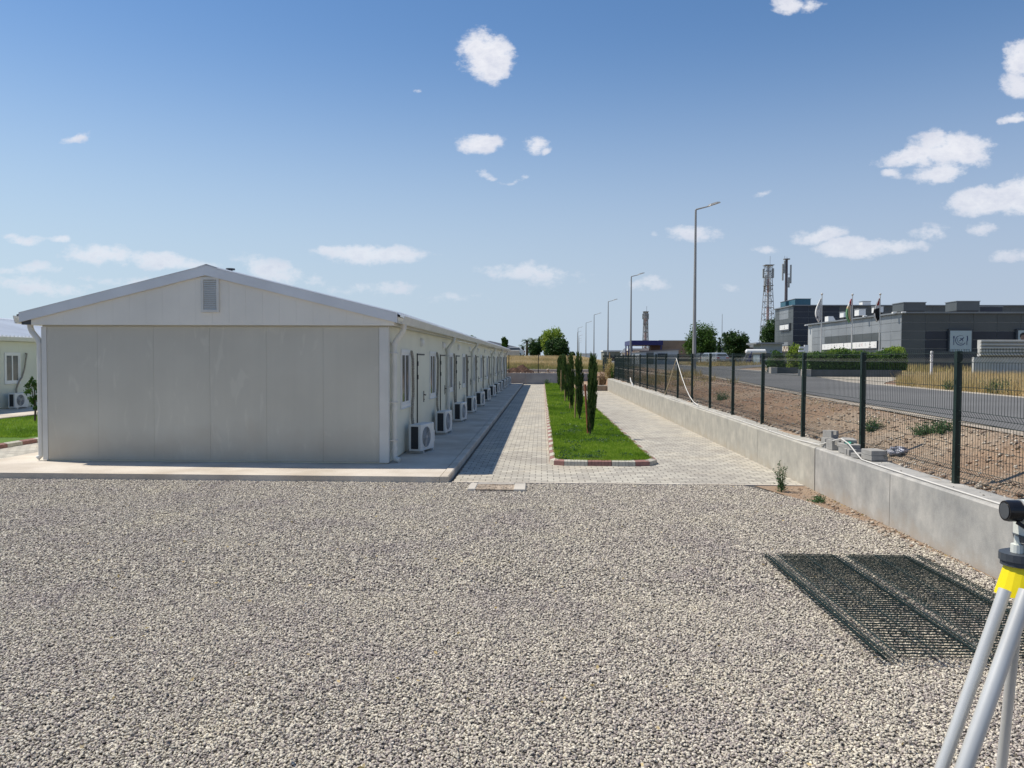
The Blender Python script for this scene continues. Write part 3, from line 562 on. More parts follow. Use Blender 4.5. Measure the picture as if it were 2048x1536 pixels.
def hose(U, x, y, seed, base, sl=0):
    r = random.Random(seed); pts = [(x-.0, y+.62+sl, 2.16), (x+.05, y+.62+sl, 2.15)]
    for i in range(9): t = (i+1)/10; pts.append((x+.07+.015*sin(t*5+seed), y+.62+sl*(1-t)-.06*sin(t*6.5+seed*.7)+(-.04 if i > 5 else .03)*r.random(), 2.15-t*1.5))
    pts.append((x+.09, y+.56, .60)); pts.append((x+.06, y+.55, .40))
    # the wrap: many short beads give the ribbed look
    P_ = []; R_ = []
    for a, b_ in zip(pts[:-1], pts[1:]):
        a, b_ = Vector(a), Vector(b_); k = max(1, int((b_-a).length/.022))
        for j in range(k): P_.append(a.lerp(b_, j/k)); R_.append(.034 if len(P_) % 2 else .028)
    P_.append(Vector(pts[-1])); R_.append(.025)
    mb = MB(); mb.tube(P_, R_, 7)
    inv = Matrix.Translation(U.location) @ Matrix.Rotation(U.rotation_euler.z, 4, 'Z'); inv = inv.inverted()
    mb.v = [tuple(inv @ Vector(p)) for p in mb.v]
    put('pipe', mb, m_hose, U)
ordn = ['nearest', 'second', 'third', 'fourth', 'fifth', 'sixth', 'seventh', 'eighth', 'ninth', 'tenth', 'eleventh', 'farthest']
acs = []
for k in range(12):
    U = AC if k == 0 else copy_tree(AC)
    yk = 15.36+3.87*k+random.uniform(-.05, .05)*(k > 0); U.location = (XR+.10, yk, .1); U.rotation_euler.z = -rad((13, 6, 7, 5, 6, 4, 5, 6, 4, 5, 4, 5)[k])
    U['label'] = ('%s outdoor air conditioner on the right side of the near building, counted from its front' % ordn[k]); acs.append(U)
ac2 = []
for k in (0, 1):
    U = copy_tree(AC); U.location = (-19.95+.24, 27.65+3.87*k, .1) ; U.rotation_euler.z = 0; ac2.append(U)
    U['label'] = ['outdoor air conditioner below the window of the building at the left edge', 'air conditioner by the left edge building, hidden behind the near building'][k]
for k, U in enumerate(acs): hose(U, XR, U.location.y, k, .1)
for k, U in enumerate(ac2): hose(U, -19.95, U.location.y+.1, k+20, .1, .62)

# ------------------------------------------------------------------ grass beds with painted kerbs
def kerb(name, pts, label, closed=True):
    """blocks of alternating colour along a closed outline, top bevelled; outline = outer edge"""
    mb = MB(); n = len(pts); L = []; w = .11
    cx = sum(p[0] for p in pts)/n; cy = sum(p[1] for p in pts)/n
    idx = 0; seg_i = 0
    for i in range(n):
        a, b_ = Vector((*pts[i], 0)), Vector((*pts[(i+1) % n], 0)); d = b_-a; ln = d.length; d.normalize(); nrm = Vector((-d.y, d.x, 0))
        if nrm.dot(Vector((cx, cy, 0))-a) < 0: nrm = -nrm
        m_ = max(1, round(ln/.5)); step = ln/m_
        for j in range(m_):
            p, q = a+d*(j*step), a+d*((j+1)*step-.008); red = (seg_i//1) % 2
            mb.cm = red; fl = 7 if step > .3 else 2          # ribbed face: shallow flutes
            for f_ in range(fl):
                s, e = p.lerp(q, f_/fl), p.lerp(q, (f_+1)/fl-.01)
                mb.add([s+Vector((0, 0, -.03)), e+Vector((0, 0, -.03)), e+nrm*w+Vector((0, 0, -.03)), s+nrm*w+Vector((0, 0, -.03)), s+nrm*.012+Vector((0, 0, .085)), e+nrm*.012+Vector((0, 0, .085)), e+nrm*w+Vector((0, 0, .11)), s+nrm*w+Vector((0, 0, .11))], [(0, 1, 5, 4), (1, 2, 6, 5), (2, 3, 7, 6), (3, 0, 4, 7), (4, 5, 6, 7)])
            seg_i += 1
    o = put(name, mb, [m_kwhite, m_kred]); tag(o, label, 'kerb'); return o
bx0, bx1, by0, by1 = .15, 2.22, 14.45, 60.5
outl = [(bx0+.28, by0-.02), (bx1-.45, by0-.02), (bx1-.17, by0+.06), (bx1, by0+.34), (bx1, by1), (bx0, by1), (bx0, by0+.26), (bx0+.08, by0+.06)]
kerb('bed_kerb', outl, 'low red and white kerb around the long grass bed with cypresses')
o2 = [(-16.9, 14.6), (-11.85, 14.6), (-11.85, 58), (-16.9, 58)]
kerb('bed_kerb', o2, 'red and white kerb around the grass bed at the left edge')
def bed(poly, z, name):
    mb = MB(); mb.add([(x, y, z) for x, y in poly], [tuple(range(len(poly)))]); o = put(name, mb, m_lawn); o['kind'] = 'structure'
bed([(bx0+.1, by0+.3), (bx0+.3, by0+.09), (bx1-.45, by0+.09), (bx1-.11, by0+.36), (bx1-.1, by1-.1), (bx0+.1, by1-.1)], .075, 'bed_soil')
bed([(-16.8, 14.7), (-11.95, 14.7), (-11.95, 57.9), (-16.8, 57.9)], .075, 'bed_soil')
def blades(name, P0, h, w, mat, lean=.5, tint=None, parent=None, rng=RNG):
    """P0 (n, 3) roots; one thin triangle per blade"""
    n = len(P0); a = rng.uniform(0, 2*pi, n); h = h if np.ndim(h) else np.full(n, h); h = h*rng.uniform(.55, 1.25, n)
    w = w*rng.uniform(.7, 1.3, n); la = rng.uniform(0, 2*pi, n); ln = lean*h*rng.uniform(0, 1, n)
    d = np.stack([np.cos(a)*w/2, np.sin(a)*w/2, np.zeros(n)], -1); tip = P0+np.stack([np.cos(la)*ln, np.sin(la)*ln, h], -1)
    V = np.stack([P0-d, P0+d, tip], 1).reshape(-1, 3); F = np.arange(3*n).reshape(-1, 3)
    return rawmesh(name, V, F, mat, parent, fcols=np.clip(tint if tint is not None else rng.uniform(0, 1, n), 0, 1))
def pnoise(x, y, s, seed=0):
    r = np.random.default_rng(seed); o = 0
    for i in range(5): k = s*(1.7**i); a, b_, c1, c2 = r.uniform(0, 6.28, 4); o = o+np.sin(x*k*np.cos(a)+y*k*np.sin(a)+b_)*np.sin(x*k*np.cos(c1)-y*k*np.sin(c1)+c2)/(1.3**i)
    return o/2.5
def bedgrass(x0, x1, y0, y1, n, name, label, power=1.0):
    u = RNG.uniform(0, 1, n); y = y0+(y1-y0)*u**1.7; x = RNG.uniform(x0, x1, n)
    k = (y-y0 > .25) | ((x > x0+.3) & (x < x1-.45)); x, y = x[k], y[k]
    t = .40+.34*pnoise(x, y, 1.6, 3)+.22*pnoise(x, y, 5, 9)+RNG.uniform(-.28, .28, len(x)); hh = .055*(1+.35*pnoise(x, y, 2.1, 5))*(1+.02*(y-y0))
    o = blades(name, np.stack([x, y, np.full(len(x), .072)], -1), hh, .011*(1+.045*(y-y0)), m_grass, .7, t); tag(o, label, 'grass', kind='stuff')
bedgrass(bx0+.09, bx1-.09, by0+.07, by1-.1, 150000, 'lawn_grass', 'short bright green grass in the cypress bed')
bedgrass(-16.8, -11.95, 18, 40, 70000, 'lawn_grass', 'short bright green grass in the left bed')
# broad leaved weeds and clover patches in the bed
def leafquads(C, size, mat, name, tint, parent=None, flat=.0, rng=RNG, asp=.6):
    n = len(C); a = rng.normal(size=(n, 3)); a[:, 2] *= (1-flat); a /= np.linalg.norm(a, axis=1)[:, None]; b_ = rng.normal(size=(n, 3)); b_ -= a*(a*b_).sum(1)[:, None]; b_ /= np.linalg.norm(b_, axis=1)[:, None]
    s = (size*rng.uniform(.6, 1.35, n))[:, None]; V = np.stack([C-a*s*.5, C+b_*s*asp*.5, C+a*s*.5, C-b_*s*asp*.5], 1).reshape(-1, 3)
    return rawmesh(name, V, np.arange(4*n).reshape(-1, 4), mat, parent, fcols=np.clip(tint, 0, 1))
cs = []
for _ in range(75):
    yy = by0+.3+(by1-by0-3)*random.random()**1.9; xx = random.uniform(bx0+.25, bx1-.3); rr = random.uniform(.08, .3); k = int(70*rr/.2)
    q = RNG.normal(size=(k, 2))*rr*.5; z = .09+RNG.uniform(0, .10, k)*np.exp(-(q**2).sum(1)/rr**2); cs.append(np.stack([np.clip(xx+q[:, 0], bx0+.12, bx1-.12), np.maximum(yy+q[:, 1], by0+.15), z], -1))
C = np.concatenate(cs); o = leafquads(C, .035, m_weed, 'bed_weeds', RNG.uniform(0, 1, len(C)), flat=.3); tag(o, 'broad leaved weeds and clover scattered through the grass bed', 'weeds', kind='stuff')

# ------------------------------------------------------------------ cypresses and their stakes
CLEAN = {0: (.06, 0), 1: (-.02, 0), 2: (-.06, 0), 3: (-.18, 0), 4: (-.05, 0)}
def cypress(x, y, h, r, label, n=5200, seed=0):
    n = int(n*.62)
    rg = np.random.default_rng(seed); B = thing('cypress_tree', (x, y, .075), label, 'tree', 'young cypress trees in the grass bed')
    t = MB(); t.tube([(0, 0, 0), (.01, .005, h*.35), (0, 0, h*.8)], [.028, .022, .006], 7); put('trunk', t, m_bark, B)
    # upright sprays round the axis, each spray a bundle of thin blades
    ns = 95; zc = h*(.10+.86*rg.uniform(0, 1, ns)**.9); u = zc/h
    prof = np.interp(u, [0, .08, .2, .45, .7, .88, 1.0], [.15, .38, .62, 1.0, .92, .6, .08])
    ang = rg.uniform(0, 2*pi, ns); rad_ = r*prof*rg.uniform(.35, 1.0, ns)
    cx, cy = np.cos(ang)*rad_, np.sin(ang)*rad_; sh = rg.uniform(0, 1, ns)
    i = rg.integers(0, ns, n); L = rg.uniform(.07, .21, n)
    px = cx[i]+rg.normal(0, .014, n); py = cy[i]+rg.normal(0, .014, n); pz = zc[i]+rg.uniform(-.14, .12, n)
    out = np.stack([np.cos(ang[i]), np.sin(ang[i]), np.zeros(n)], -1); tip = np.stack([px, py, pz], -1)+out*(L*.22)[:, None]+rg.normal(0, .012, (n, 3)); tip[:, 2] += L
    P0 = np.stack([px, py, pz], -1); a = rg.uniform(0, 2*pi, n); w = rg.uniform(.006, .013, n); d = np.stack([np.cos(a)*w, np.sin(a)*w, 0*a], -1)
    mid = P0*.45+tip*.55; V = np.stack([P0, mid-d, tip, mid+d], 1).reshape(-1, 3)+np.array([x, y, .075]); lx, ly = CLEAN.get(seed, (.02, 0)); V[:, 0] += lx*(V[:, 2]/h); V[:, 2] = np.maximum(V[:, 2], .12)
    rawmesh('foliage', V, np.arange(4*n).reshape(-1, 4), m_cyp, B, fcols=np.clip(.15+.55*sh[i]+.25*rg.uniform(-1, 1, n)+.15*(u[i]-.5), 0, 1))
    return B
cyd = [(1.23, 19.55, 1.92, .105), (1.21, 24.8, 2.05, .125), (1.16, 29.6, 2.05, .11), (1.2, 34.8, 2.0, .13), (1.2, 40.2, 2.1, .12), (1.2, 45.3, 2.1, .12), (1.18, 50.4, 2.1, .12), (1.2, 55.4, 2.1, .12)]
names = ['nearest', 'second', 'third', 'fourth', 'fifth', 'sixth', 'seventh', 'farthest']
for i, (x, y, h, r) in enumerate(cyd): cypress(x, y, h, r, '%s slim young cypress in the grass bed, counted from the near end' % names[i], 6500 if i < 3 else 3600, i)
stk = [((1.20, 19.9, .05), (1.115, 20.0, 1.36), 'reddish stake leaning behind the nearest cypress', m_redwood, .03), ((1.07, 24.9, .05), (1.125, 25.1, 1.58), 'tall straight wooden stake beside the second cypress', m_wood, .026),
       ((1.08, 29.7, .05), (1.165, 29.9, 1.55), 'wooden stake beside the third cypress', m_wood, .028), ((1.05, 34.9, .05), (1.05, 35.1, 1.5), 'wooden stake beside the fourth cypress', m_wood, .028), ((1.09, 43.9, .05), (1.09, 44.1, 1.4), 'wooden stake beside the fifth cypress', m_wood, .026), ((1.36, 27.3, .05), (1.34, 27.3, .62), 'short stub of wood between the second and third cypress', m_redwood, .035)]
for a, b_, lab, mt, r in stk:
    mb = MB(); mb.tube([a, b_], r, 7); o = put('wooden_stake', mb, mt, ab=True); tag(o, lab, 'stake', 'wooden stakes in the grass bed')

# ------------------------------------------------------------------ retaining wall, fence, rear wall
WX0, WX1 = 4.2, 4.62
def wtop(y): return float(np.interp(y, [-5, 12, 20, 50], [.65, .66, .70, .80]))
RW = thing('retaining_wall', (WX0, 8, 0), 'long low grey concrete retaining wall under the green fence', 'wall')
def wallseg(y0, y1, mat, x0=WX0, x1=WX1, n=None):
    mb = MB(); k = n or max(1, int((y1-y0)/2)); yy = [y0+(y1-y0)*i/k for i in range(k+1)]; ch = .018; vs = []
    for y in yy: z = wtop(y)+.008*sin(y*1.7); vs += [(x0, y, -.05), (x0+.004*sin(y*.9), y, z-ch), (x0+ch, y, z), (x1-ch, y, z), (x1, y, z-ch), (x1, y, -.05)]
    fs = [(6*i+j, 6*i+j+1, 6*i+j+7, 6*i+j+6) for i in range(k) for j in range(5)]+[(0, 5, 4, 3, 2, 1), tuple(6*k+j for j in range(6))]
    mb.add(vs, fs); return put('wall_segment', mb, mat, RW, ab=True)
wallseg(-4, 11.93, m_wall); wallseg(11.94, 12.62, m_wallb, WX0-.008, WX1); wallseg(12.63, 49.4, m_wallb)
FENCE = thing('wire_fence', (4.55, 6.12, .65), 'long green mesh fence on the retaining wall beside the road', 'fence')
def panel_mesh(L=2.46, H=1.43, step=.05, r=.0026):
    """welded panel, local: y along, z up; folds stick out in +x"""
    mb = MB(); fold = [(.06, 0), (.12, .038), (.18, 0)]; prof = [(0, 0), (.05, 0)]
    prof = [(0., 0.), (.035, 0), (.09, .04), (.145, 0), (.64, 0), (.70, .04), (.76, 0), (1.285, 0), (1.335, .04), (1.385, 0), (1.43, 0)]
    n = int(L/step); y0 = (L-n*step)/2
    for i in range(n+1): mb.tube([(x, y0+i*step, z) for z, x in prof], r, 4, cap=False)
    for z, x in ((.035, 0), (.09, .04), (.145, 0), (.39, 0), (.64, 0), (.70, .04), (.76, 0), (1.02, 0), (1.285, 0), (1.385, 0)):
        mb.tube([(x-.005, 0, z), (x-.005, L, z)], .003, 4, cap=False)
    return mb
pn = put('mesh_panel', panel_mesh(), m_wire, FENCE)
def post_mb(h): mb = MB(); mb.box(-.03, .03, -.03, .03, 0, h, ch=.006); mb.box(-.034, -.031, -.012, .012, h*.2, h*.2+.05); mb.box(-.034, -.031, -.012, .012, h*.75, h*.75+.05); return mb
ptm = put('post', post_mb(1.46), m_steelgreen, FENCE)
first = True
for k in range(-1, 17):
    y = 8.6+2.48*k; z = wtop(y)-.0; lean = .0
    p = ptm if first else ptm.copy()
    if not first: COL.objects.link(p)
    p.location = (0, y-6.12, z-.65-.01); p.scale.z = 1+.0015*(y-8)
    p.rotation_euler = (random.uniform(-.006, .006), random.uniform(-.008, .008), 0)
    if k < 16:
        q = pn if first else pn.copy()
        if not first: COL.objects.link(q)
        z2 = wtop(y+2.48); q.location = (.0, y-6.12+.01, z-.65+.04); q.rotation_euler.x = math.atan2(z2-z, 2.48)
    first = False
# the next run of fence beyond the gate gap, turning away to the left of the road
F2 = thing('wire_fence', (4.6, 52, .8), 'farther dark green mesh fence beyond the end of the retaining wall', 'fence')
prev = None
for k in range(9):
    y = 52+2.48*k; x = 4.62+.13*k; p = ptm.copy(); COL.objects.link(p); p.parent = F2; zz = float(G(x, y)) if k else .8; p.location = (x-4.6, y-52, zz-.8-.05); p.scale.z = 1.08
    if k < 8: q = pn.copy(); COL.objects.link(q); q.parent = F2; q.location = (x-4.6, y-52, zz-.8+.04); q.rotation_euler = (0, 0, -math.atan2(.13, 2.48))
BW = thing('rear_wall', (-2, 62, 0), 'dark grey concrete wall closing off the far end of the yard', 'wall')
mb = MB()
for a, b_ in ((-12, -6.6), (-6.59, -1.3), (-1.29, 4.1)): mb.box(a, b_-.008, 62, 62.3, -.05, .9, ch=.012)
put('wall_segment', mb, m_rearwall, BW, ab=True)
F3 = thing('wire_fence', (-2.7, 62.15, .9), 'thin dark fence posts and mesh on the rear wall', 'fence')
for k in range(-3, 3):
    p = ptm.copy(); COL.objects.link(p); p.parent = F3; p.location = (2.38*k+.02, 0, -.01); p.scale.z = 1.02
    if k < 2: q = pn.copy(); COL.objects.link(q); q.parent = F3; q.location = (2.38*k, 0, .03); q.rotation_euler.z = -pi/2; q.scale.y = .965
# low step of masonry and brick frame at the gap
mb = MB(); mb.box(2.26, 4.18, 49.45, 49.72, -.02, .3, ch=.01); o = put('masonry_step', mb, M('brick_masonry', (.34, .25, .18), .9, .15, 6, .03, 60, fine=.1), ab=True); tag(o, 'low brown masonry step closing the paving near the wall end', 'step')
mb = MB(); mb.box(2.24, 4.19, 49.42, 49.75, .301, .35); o = put('step_cap', mb, m_apron, ab=True); tag(o, 'pale concrete cap along the low masonry step', 'cap')
mb = MB(); mb.box(3.55, 3.68, 54.0, 54.1, .25, .85); mb.box(3.68, 4.12, 54.0, 54.1, .74, .85); mb.box(4.0, 4.12, 54.0, 54.1, .25, .74); o = put('brick_surround', mb, M('pinkish_block', (.50, .38, .30), .9, .1, 6), ab=True); tag(o, 'small pinkish masonry frame behind the step by the wall end', 'frame')
# ropes and the white cable
mb = MB(); mb.tube([(4.50, 26.0, 2.05), (4.48, 25.3, 1.72), (4.46, 24.6, 1.40), (4.44, 23.9, 1.13), (4.42, 23.2, .92), (4.4, 22.5, .79), (4.36, 21.6, .73)], .011, 6); o = put('guy_rope', mb, m_rope, ab=True); tag(o, 'white rope slanting down from the tied fence post to the right', 'rope')
mb = MB(); mb.tube([(4.48, 25.96, 1.98), (4.42, 26.8, 1.3), (4.38, 27.6, .75)], .012, 6); o = put('guy_rope', mb, m_tanrope, ab=True); tag(o, 'tan rope slanting down from the tied fence post to the left', 'rope')
pts = [(4.275+.012*sin(y*1.3), y, wtop(y)+.012) for y in np.arange(1.5, 10.3, .5)]+[(4.29, 10.45, .675), (4.31, 10.7, .74), (4.33, 11.0, .83), (4.34, 11.3, .87), (4.32, 11.6, .80), (4.28, 12.0, .70), (4.27, 12.5, .69)]+[(4.27+.015*sin(y*.8), y, wtop(y)+.012) for y in np.arange(13, 40, .9)]
mb = MB(); mb.tube(pts, .0095, 7); o = put('white_cable', mb, M('cable_white', (.60, .58, .54), .7, .05, 5), ab=True, smooth=True); tag(o, 'white cable lying along the front edge of the retaining wall', 'cable')
mb = MB(); mb.tube([(4.35, 37, .76), (4.28, 37.2, .95), (4.3, 37.6, 1.12), (4.36, 37.5, .9), (4.42, 37.3, .77)], .02, 6); o = put('rope_loop', mb, m_rope, ab=True); tag(o, 'loop of pale rope on top of the wall further along', 'rope')
# stack of paving blocks on the wall
def block(x, y, z, rz, L=.2, Wd=.16, H=.08, notch=False):
    mb = MB(); 
    if notch:
        mb.prism([(-Wd/2, 0), (-Wd/2, H*1.9), (-Wd/5, H*1.9), (-Wd/5, H*.9), (Wd/5, H*.9), (Wd/5, H*1.9), (Wd/2, H*1.9), (Wd/2, 0)], 'y', -L/2, L/2)
    else: mb.box(-Wd/2, Wd/2, -L/2, L/2, 0, H, ch=.007)
    o = put('paving_block', mb, m_paverb); o.location = (x, y, z); o.rotation_euler.z = rz; o['category'] = 'block'; o['group'] = 'grey concrete blocks piled on the retaining wall'; return o
BL = [(4.475, 10.50, 0, .12, .26, .22, .066, 0, 'lower slab of the squared pair nearest the camera on the wall'), (4.475, 10.50, .068, .10, .26, .22, .066, 0, 'upper slab of the squared pair nearest the camera on the wall'),
      (4.36, 10.72, 0, .5, .13, .16, .06, 0, 'small dark block lying under the white cable'), (4.35, 10.93, 0, .2, .05, .12, .085, 0, 'thin upright tile just behind the cable block'), (4.35, 11.02, 0, .15, .05, .12, .085, 0, 'second thin upright tile in the row'),
      (4.42, 11.18, 0, .15, .30, .18, .08, 0, 'wide bottom block in the middle of the pile'), (4.43, 11.2, .081, .2, .32, .2, .055, 0, 'flat block on the middle of the pile'), (4.5, 11.42, .0, -.1, .2, .16, .14, 0, 'tall block at the fence side of the pile'), (4.5, 11.42, .141, -.25, .34, .17, .045, 0, 'slanting grey tile on top of the tall block'),
      (4.37, 11.66, 0, .08, .2, .14, .075, 1, 'notched block in the middle of the row'), (4.38, 11.92, 0, -.05, .2, .14, .075, 1, 'notched block further back in the row'), (4.47, 12.06, 0, .2, .22, .14, .14, 0, 'plain block below the topmost notched block'), (4.47, 12.06, .141, .3, .2, .13, .055, 1, 'topmost notched block at the far end of the pile')]
for x, y, z, rz, L, Wd, H, nt, lab in BL: block(x, y, wtop(y)+.012+z, rz, L, Wd, H, nt)['label'] = lab
rag = MB(); gx, gy = 7, 5
for j in range(gy):
    for i in range(gx): rag.v.append((4.36+.022*i, 11.15+.035*j, wtop(11)+.012+.155+.012*sin(i*1.9+j*2.3)-.01*abs(i-3)))
rag.f = [(j*gx+i, j*gx+i+1, (j+1)*gx+i+1, (j+1)*gx+i) for j in range(gy-1) for i in range(gx-1)]; o = put('green_rag', rag, M('green_cloth', (.06, .36, .25), .8, .2, 20), ab=True); tag(o, 'small green scrap of cloth lying on the block pile', 'rag')
bagm = MB(); bagm.sphere((4.95, 10.9, .74), .09, 14, 9, (1.3, 1.5, .55)); bagm.v = [(x+.03*sin(x*70+z*50), y+.03*sin(y*60), z+.025*sin(x*55+y*43)) for x, y, z in bagm.v]; o = put('plastic_bag', bagm, M('bag_plastic', (.36, .36, .40), .4, .5, 14), ab=True); tag(o, 'crumpled pale plastic bag on the dirt behind the fence', 'bag')

# ================================================================== everything beyond the fence
def atX(u, v, X): d = ray(u, v); t = X/d.x; return Vector((X, d.y*t, EYE+d.z*t))
def onG(u, v):
    d = ray(u, v); y = 3.
    while y < 400:
        t = y/d.y
        if EYE+d.z*t < float(G(d.x*t, y)): return Vector((d.x*t, y, float(G(d.x*t, y))))
        y += .05 if y < 60 else .5
    return Vector((d.x*400/d.y, 400, 1.7))
def ptile(poly, dens, seed):
    return None
# ------------------------------------------------------------------ street lamps
def lamp_proto():
    L = thing('street_lamp', (0, 0, 0), None, 'street lamp', 'tall grey street lamps along the road')
    p = MB(); p.tube([(0, 0, 0), (0, 0, 9.35)], [.115, .055], 10); p.box(-.2, .2, -.2, .2, 0, .03); put('pole', p, m_lampst, L)
    p = MB(); p.tube([(0, 0, 9.32), (.02, 0, 9.38), (.75, 0, 9.56)], [.05, .045, .035], 8); put('arm', p, m_lampst, L)
    p = MB(); p.add([(.68, -.07, 9.53), (.80, -.13, 9.57), (1.15, -.14, 9.68), (1.36, -.06, 9.74), (1.36, .06, 9.74), (1.15, .14, 9.68), (.80, .13, 9.57), (.68, .07, 9.53)]+[(.68, -.04, 9.61), (.82, -.08, 9.68), (1.13, -.08, 9.78), (1.33, -.03, 9.79), (1.33, .03, 9.79), (1.13, .08, 9.78), (.82, .08, 9.68), (.68, .04, 9.61)],
                   [tuple(range(7, -1, -1)), tuple(range(8, 16))]+[(i, (i+1) % 8, (i+1) % 8+8, i+8) for i in range(8)]); put('lamp_head', p, m_lampst, L)
    return L
lampdef = [(1388, 44), (1261, 79), (1215.5, 113), (1187.5, 146), (1171.5, 178), (1155.5, 222), (1154.5, 256), (1157.5, 295), (1157.3, 338), (1157.6, 376), (1158, 413)]
LP = lamp_proto(); 
for i, (u, Y) in enumerate(lampdef):
    q = LP if i == 0 else copy_tree(LP); p = at(u, 740, Y); q.location = (p.x, Y, float(T(Y))); q.rotation_euler.z = rad((-4, 2, -3, 3, 0, 0, 3, 0, 0, 0, 0)[i])
    q.scale.z = (10.5-float(T(Y)))/9.4 if i < 5 else 1
    q['label'] = ['nearest and tallest street lamp beside the road', 'second street lamp from the camera, left of the tall one', 'third street lamp from the camera', 'fourth street lamp from the camera', 'fifth street lamp from the camera', 'sixth street lamp, one of the small far ones', 'seventh street lamp in the far row', 'eighth street lamp in the far row', 'ninth street lamp in the far row', 'tenth street lamp in the far row', 'last street lamp at the end of the row'][i]
lb = MB(); p = at(1388, 740, 44); lb.tube([(p.x, 44, 1.1), (p.x, 44, 1.24)], [.42, .38], 8); o = put('lamp_footing', lb, m_apron, ab=True); tag(o, 'rough concrete footing at the foot of the nearest street lamp', 'footing')

# ------------------------------------------------------------------ trees
def leafcloud(blobs, n, seed, shell=.35):
    rg = np.random.default_rng(seed); vol = np.array([b[3]*b[4]*b[5] for b in blobs]); pick = rg.choice(len(blobs), n, p=vol/vol.sum())
    # clumps: leaves gather round twig ends
    nc = max(12, n//28); cb = rg.choice(len(blobs), nc, p=vol/vol.sum()); d = rg.normal(size=(nc, 3)); d /= np.linalg.norm(d, axis=1)[:, None]; r = rg.uniform(shell, 1.02, nc)**.8
    B_ = np.array(blobs); cc_ = B_[cb, :3]+d*B_[cb, 3:6]*r[:, None]; sc = B_[cb, 3:6].mean(1)*.13
    i = rg.integers(0, nc, n); C_ = cc_[i]+rg.normal(size=(n, 3))*sc[i][:, None]
    ct_ = rg.uniform(0, 1, nc); return C_, ct_[i]*.6+rg.uniform(0, .4, n)
def tree(label, base, blobs, n, size, mat, seed, trunk=.18, name='tree', group=None, limbs=True, cat='tree'):
    B = thing(name, base, label, cat, group); C_, t_ = leafcloud(blobs, n, seed); k = C_[:, 2] > base[2]+.05
    t = MB(); top = max(b[2] for b in blobs); bx, by, bz = base
    t.tube([(bx, by, bz-.1), (bx+.03, by, bz+(top-bz)*.35), (bx, by, top)], [trunk, trunk*.75, trunk*.3], 8)
    if limbs:
        r = random.Random(seed)
        for b in blobs[:7]:
            t.tube([(bx, by, bz+(top-bz)*r.uniform(.2, .45)), ((bx+b[0])/2, (by+b[1])/2, (bz+b[2])/2+.3), (b[0], b[1], b[2])], [trunk*.5, trunk*.35, trunk*.12], 6)
    put('trunk', t, m_bark, B, ab=True)
    leafquads(C_[k], size, mat, 'crown', t_[k], B, rng=np.random.default_rng(seed+5)); return B
def tree_px(label, u0, u1, v0, v1, Y, n, mat, seed, nb=7, sq=1., vb=None, **kw):
    """round-headed tree filling the given patch of the photograph at distance Y"""
    a, b_ = at(u0, v1, Y), at(u1, v0, Y); cx, rx = (a.x+b_.x)/2, (b_.x-a.x)/2; z0, z1 = a.z, b_.z; cz, rz = (z0+z1)/2, (z1-z0)/2; r = random.Random(seed)
    bl = [(cx, Y, cz, rx*.84, rx*.84, rz*.88), (cx, Y, cz-rz*.38, rx*.88, rx*.88, rz*.62)]
    for k in range(nb):
        q = 2*pi*k/nb+r.uniform(-.3, .3); e = r.uniform(-.45, .75); rr = r.uniform(.34, .46)
        bl.append((cx+rx*(1-rr)*cos(q)*cos(e), Y+rx*(1-rr)*sin(q)*cos(e), cz+rz*(1-rr)*sin(e)*1.1, rx*rr, rx*rr, rz*rr*1.05))
    base = (cx, Y, float(G(cx, Y))); pxm = FPX/Y; return tree(label, base, bl, n, kw.pop('size', max(.12, 3.2/pxm)), mat, seed, trunk=max(.1, rx*.09), **kw)
GT = 'trees beyond the road and field'
tree_px('broad dark green tree right behind the tallest street lamp', 1366, 1439, 643, 722, 112, 16000, m_leafmid, 21, 10, group=GT)
tree_px('rounded dark green tree between the lamp and the grey building', 1440, 1501, 659, 716, 122, 13000, m_leafdark, 22, 9, group=GT)
tree_px('dark tree partly hidden behind the tall grey building', 1519, 1570, 636, 698, 138, 11000, m_leafdark, 23, 8, group=GT)
tree_px('tall bright yellow-green tree behind the field', 1079, 1131, 653, 712, 131, 14000, m_leaflight, 24, 8, group=GT)
tree_px('large round dark green tree in front of the bright one', 1087, 1140, 675, 718, 124, 16000, m_leafdark, 25, 9, group=GT)
tree_px('round clipped dark tree left of the large round one', 1055, 1084, 683, 712, 125, 9000, m_leafdark, 26, 7, group=GT)
tree_px('small slim tree standing above the near roof end', 1002, 1017, 673, 699, 132, 2500, m_leafmid, 27, 5, group=GT)
tree_px('pale small tree behind the palms', 1072, 1088, 672, 702, 136, 2200, m_leafmid, 28, 5, group=GT)
tree_px('low dark shrub right of the large round tree', 1137, 1151, 702, 716, 128, 1800, m_leafdark, 29, 4, group=GT)
tree_px('thin dark conifer between the two dark trees', 1435, 1442, 672, 712, 120, 1200, m_leafdark, 30, 4, group=GT)
tree_px('small treetop peeping above the near roof, left of the slim tree', 936, 956, 671, 684, 150, 900, m_leafmid, 31, 4, group=GT)
